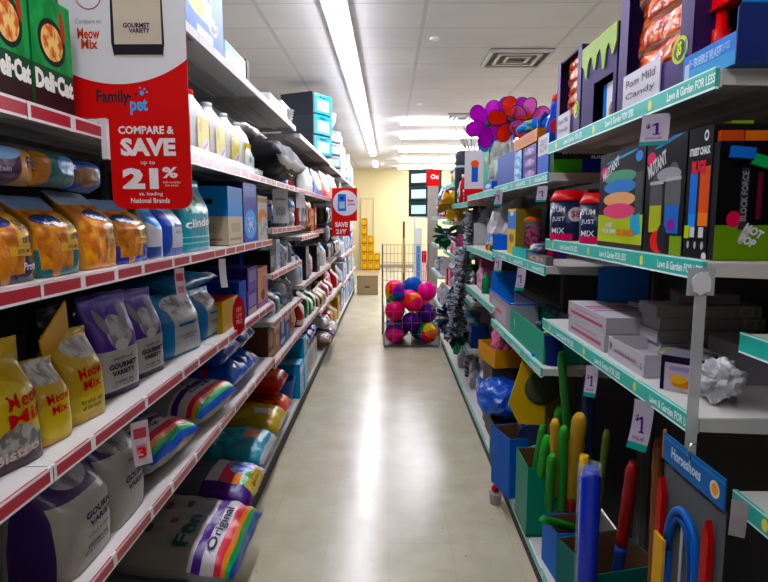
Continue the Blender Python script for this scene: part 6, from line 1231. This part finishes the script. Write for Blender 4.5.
# ---- end displays beyond the bin
def pz(px, py, Y): return atY(px, py, Y)
a, b = pz(427.5, 250, 9.7), pz(438.5, 186, 9.7)
t = empty('display_pillar', ((a.x + b.x) / 2, 9.75, 0)); tag(t, 'grey beige shop pillar panel with red sign on top, right of the aisle', 'pillar'); w_ = b.x - a.x
obj('panel', box_bm(w_, .1, b.z), [C('#9a948c', .6)] * 3, t); s = obj('red_sign', box_bm(w_ * 1.25, .04, .26), [C('#b82f40', .5)] * 3, t, loc=(-.0, 0, b.z + .001)); txt(s, 'Ou', .02, .15, .13, .08, C('#e4d4d4'), -.0212, bold=.05)
a, b = pz(412, 214, 11.5), pz(427, 166, 11.5)
tower(b.x - .02, 11.7, a.z - .05, .5, .40, b.z - a.z, -PI / 2 + .9, '#1f2624', '#26302e', 'black framed drawer tower with clear drawers at the far right display', 3)['group'] = 'plastic drawer towers far right'
t = empty('shelving_unit', (.75, 11.8, 0)); tag(t, 'white topped shelf carrying the far drawer tower behind the pillar', 'shelving')
obj('shelf', bx(BM(), -.30, .30, -.35, .35, a.z - .09, a.z - .051), C('#c0bebc'), t)
obj('shelf', bx(BM(), -.28, .30, -.35, .35, .0, .12), C('#a0a09c'), t); obj('back_panel', bx(BM(), .1, .12, -.35, .35, .121, a.z - .091), C('#55504c'), t)
for x in (-.27, ): obj('upright', bx(BM(), x, x + .03, -.34, -.31, .121, a.z - .091), C('#b4b4b0'), t)
item('carton', 'red', .1, .04, .95, (pz(424, 240, 11.4).x, 11.38, .001), 0, 'tall narrow red and white upright board beside the grey pillar', seed=0)
item('carton', 'white', .12, .04, 1.4, (pz(417, 240, 11.6).x, 11.0, .001), 0, 'tall white upright board left of the red one', seed=0)
item('carton', 'brown', .05, .04, 1.5, (pz(404, 240, 13).x, 13.2, .001), 0, 'brown narrow post seen at the left of the far right display', seed=0)
item('tub', 'blue', .16, .16, .2, (pz(415, 240, 10.5).x, 10.3, .001), 0, 'blue tub on the floor behind the ball bin', seed=1)
item('carton', 'orange', .17, .12, .42, (pz(420, 250, 10).x, 9.35, .001), 0, 'orange red upright carton behind the wire bin', seed=0)
item('carton', 'blue', .14, .2, .5, (pz(391, 257, 8.6).x, 8.5, .001), 0, 'blue carton behind the left post of the wire bin', seed=0)
# ================================================================== camera and light
cam = bpy.data.cameras.new('camera'); co = bpy.data.objects.new('camera', cam); COL.objects.link(co)
co.location = (0, 0, EYE); co.matrix_world = Matrix.Translation((0, 0, EYE)) @ Matrix((VR, VU, -VF)).transposed().to_4x4()
cam.sensor_width = 36; cam.lens = FPX / 768 * 36; cam.clip_start = .02
SC.camera = co
w = bpy.data.worlds.new('world'); SC.world = w; w.use_nodes = True; w.node_tree.nodes['Background'].inputs[0].default_value = (.8, .9, 1, 1); w.node_tree.nodes['Background'].inputs[1].default_value = .1
SC.view_settings.view_transform = 'Standard'; SC.view_settings.look = 'None'; SC.view_settings.gamma = 1; SC.view_settings.exposure = 2.12
SC.view_settings.use_curve_mapping = False

# nothing sits exactly in a shelf's own plane: rest each loose thing a millimetre above it
LV = [0, .15, .69, .73, .95, .55, .62, .68, .9, .8, 1.0, 1.03, 1.04, 1.2, 1.25, 1.37, 1.4, 1.45, 1.53, 1.55, 1.6, 1.8, LA, LB, LC, 2.31]
for o in COL.objects:
    if o.parent is None and o.get('category') and o.type == 'MESH' and any(abs(o.location.z - v) < .0004 for v in LV): o.location.z += .0015
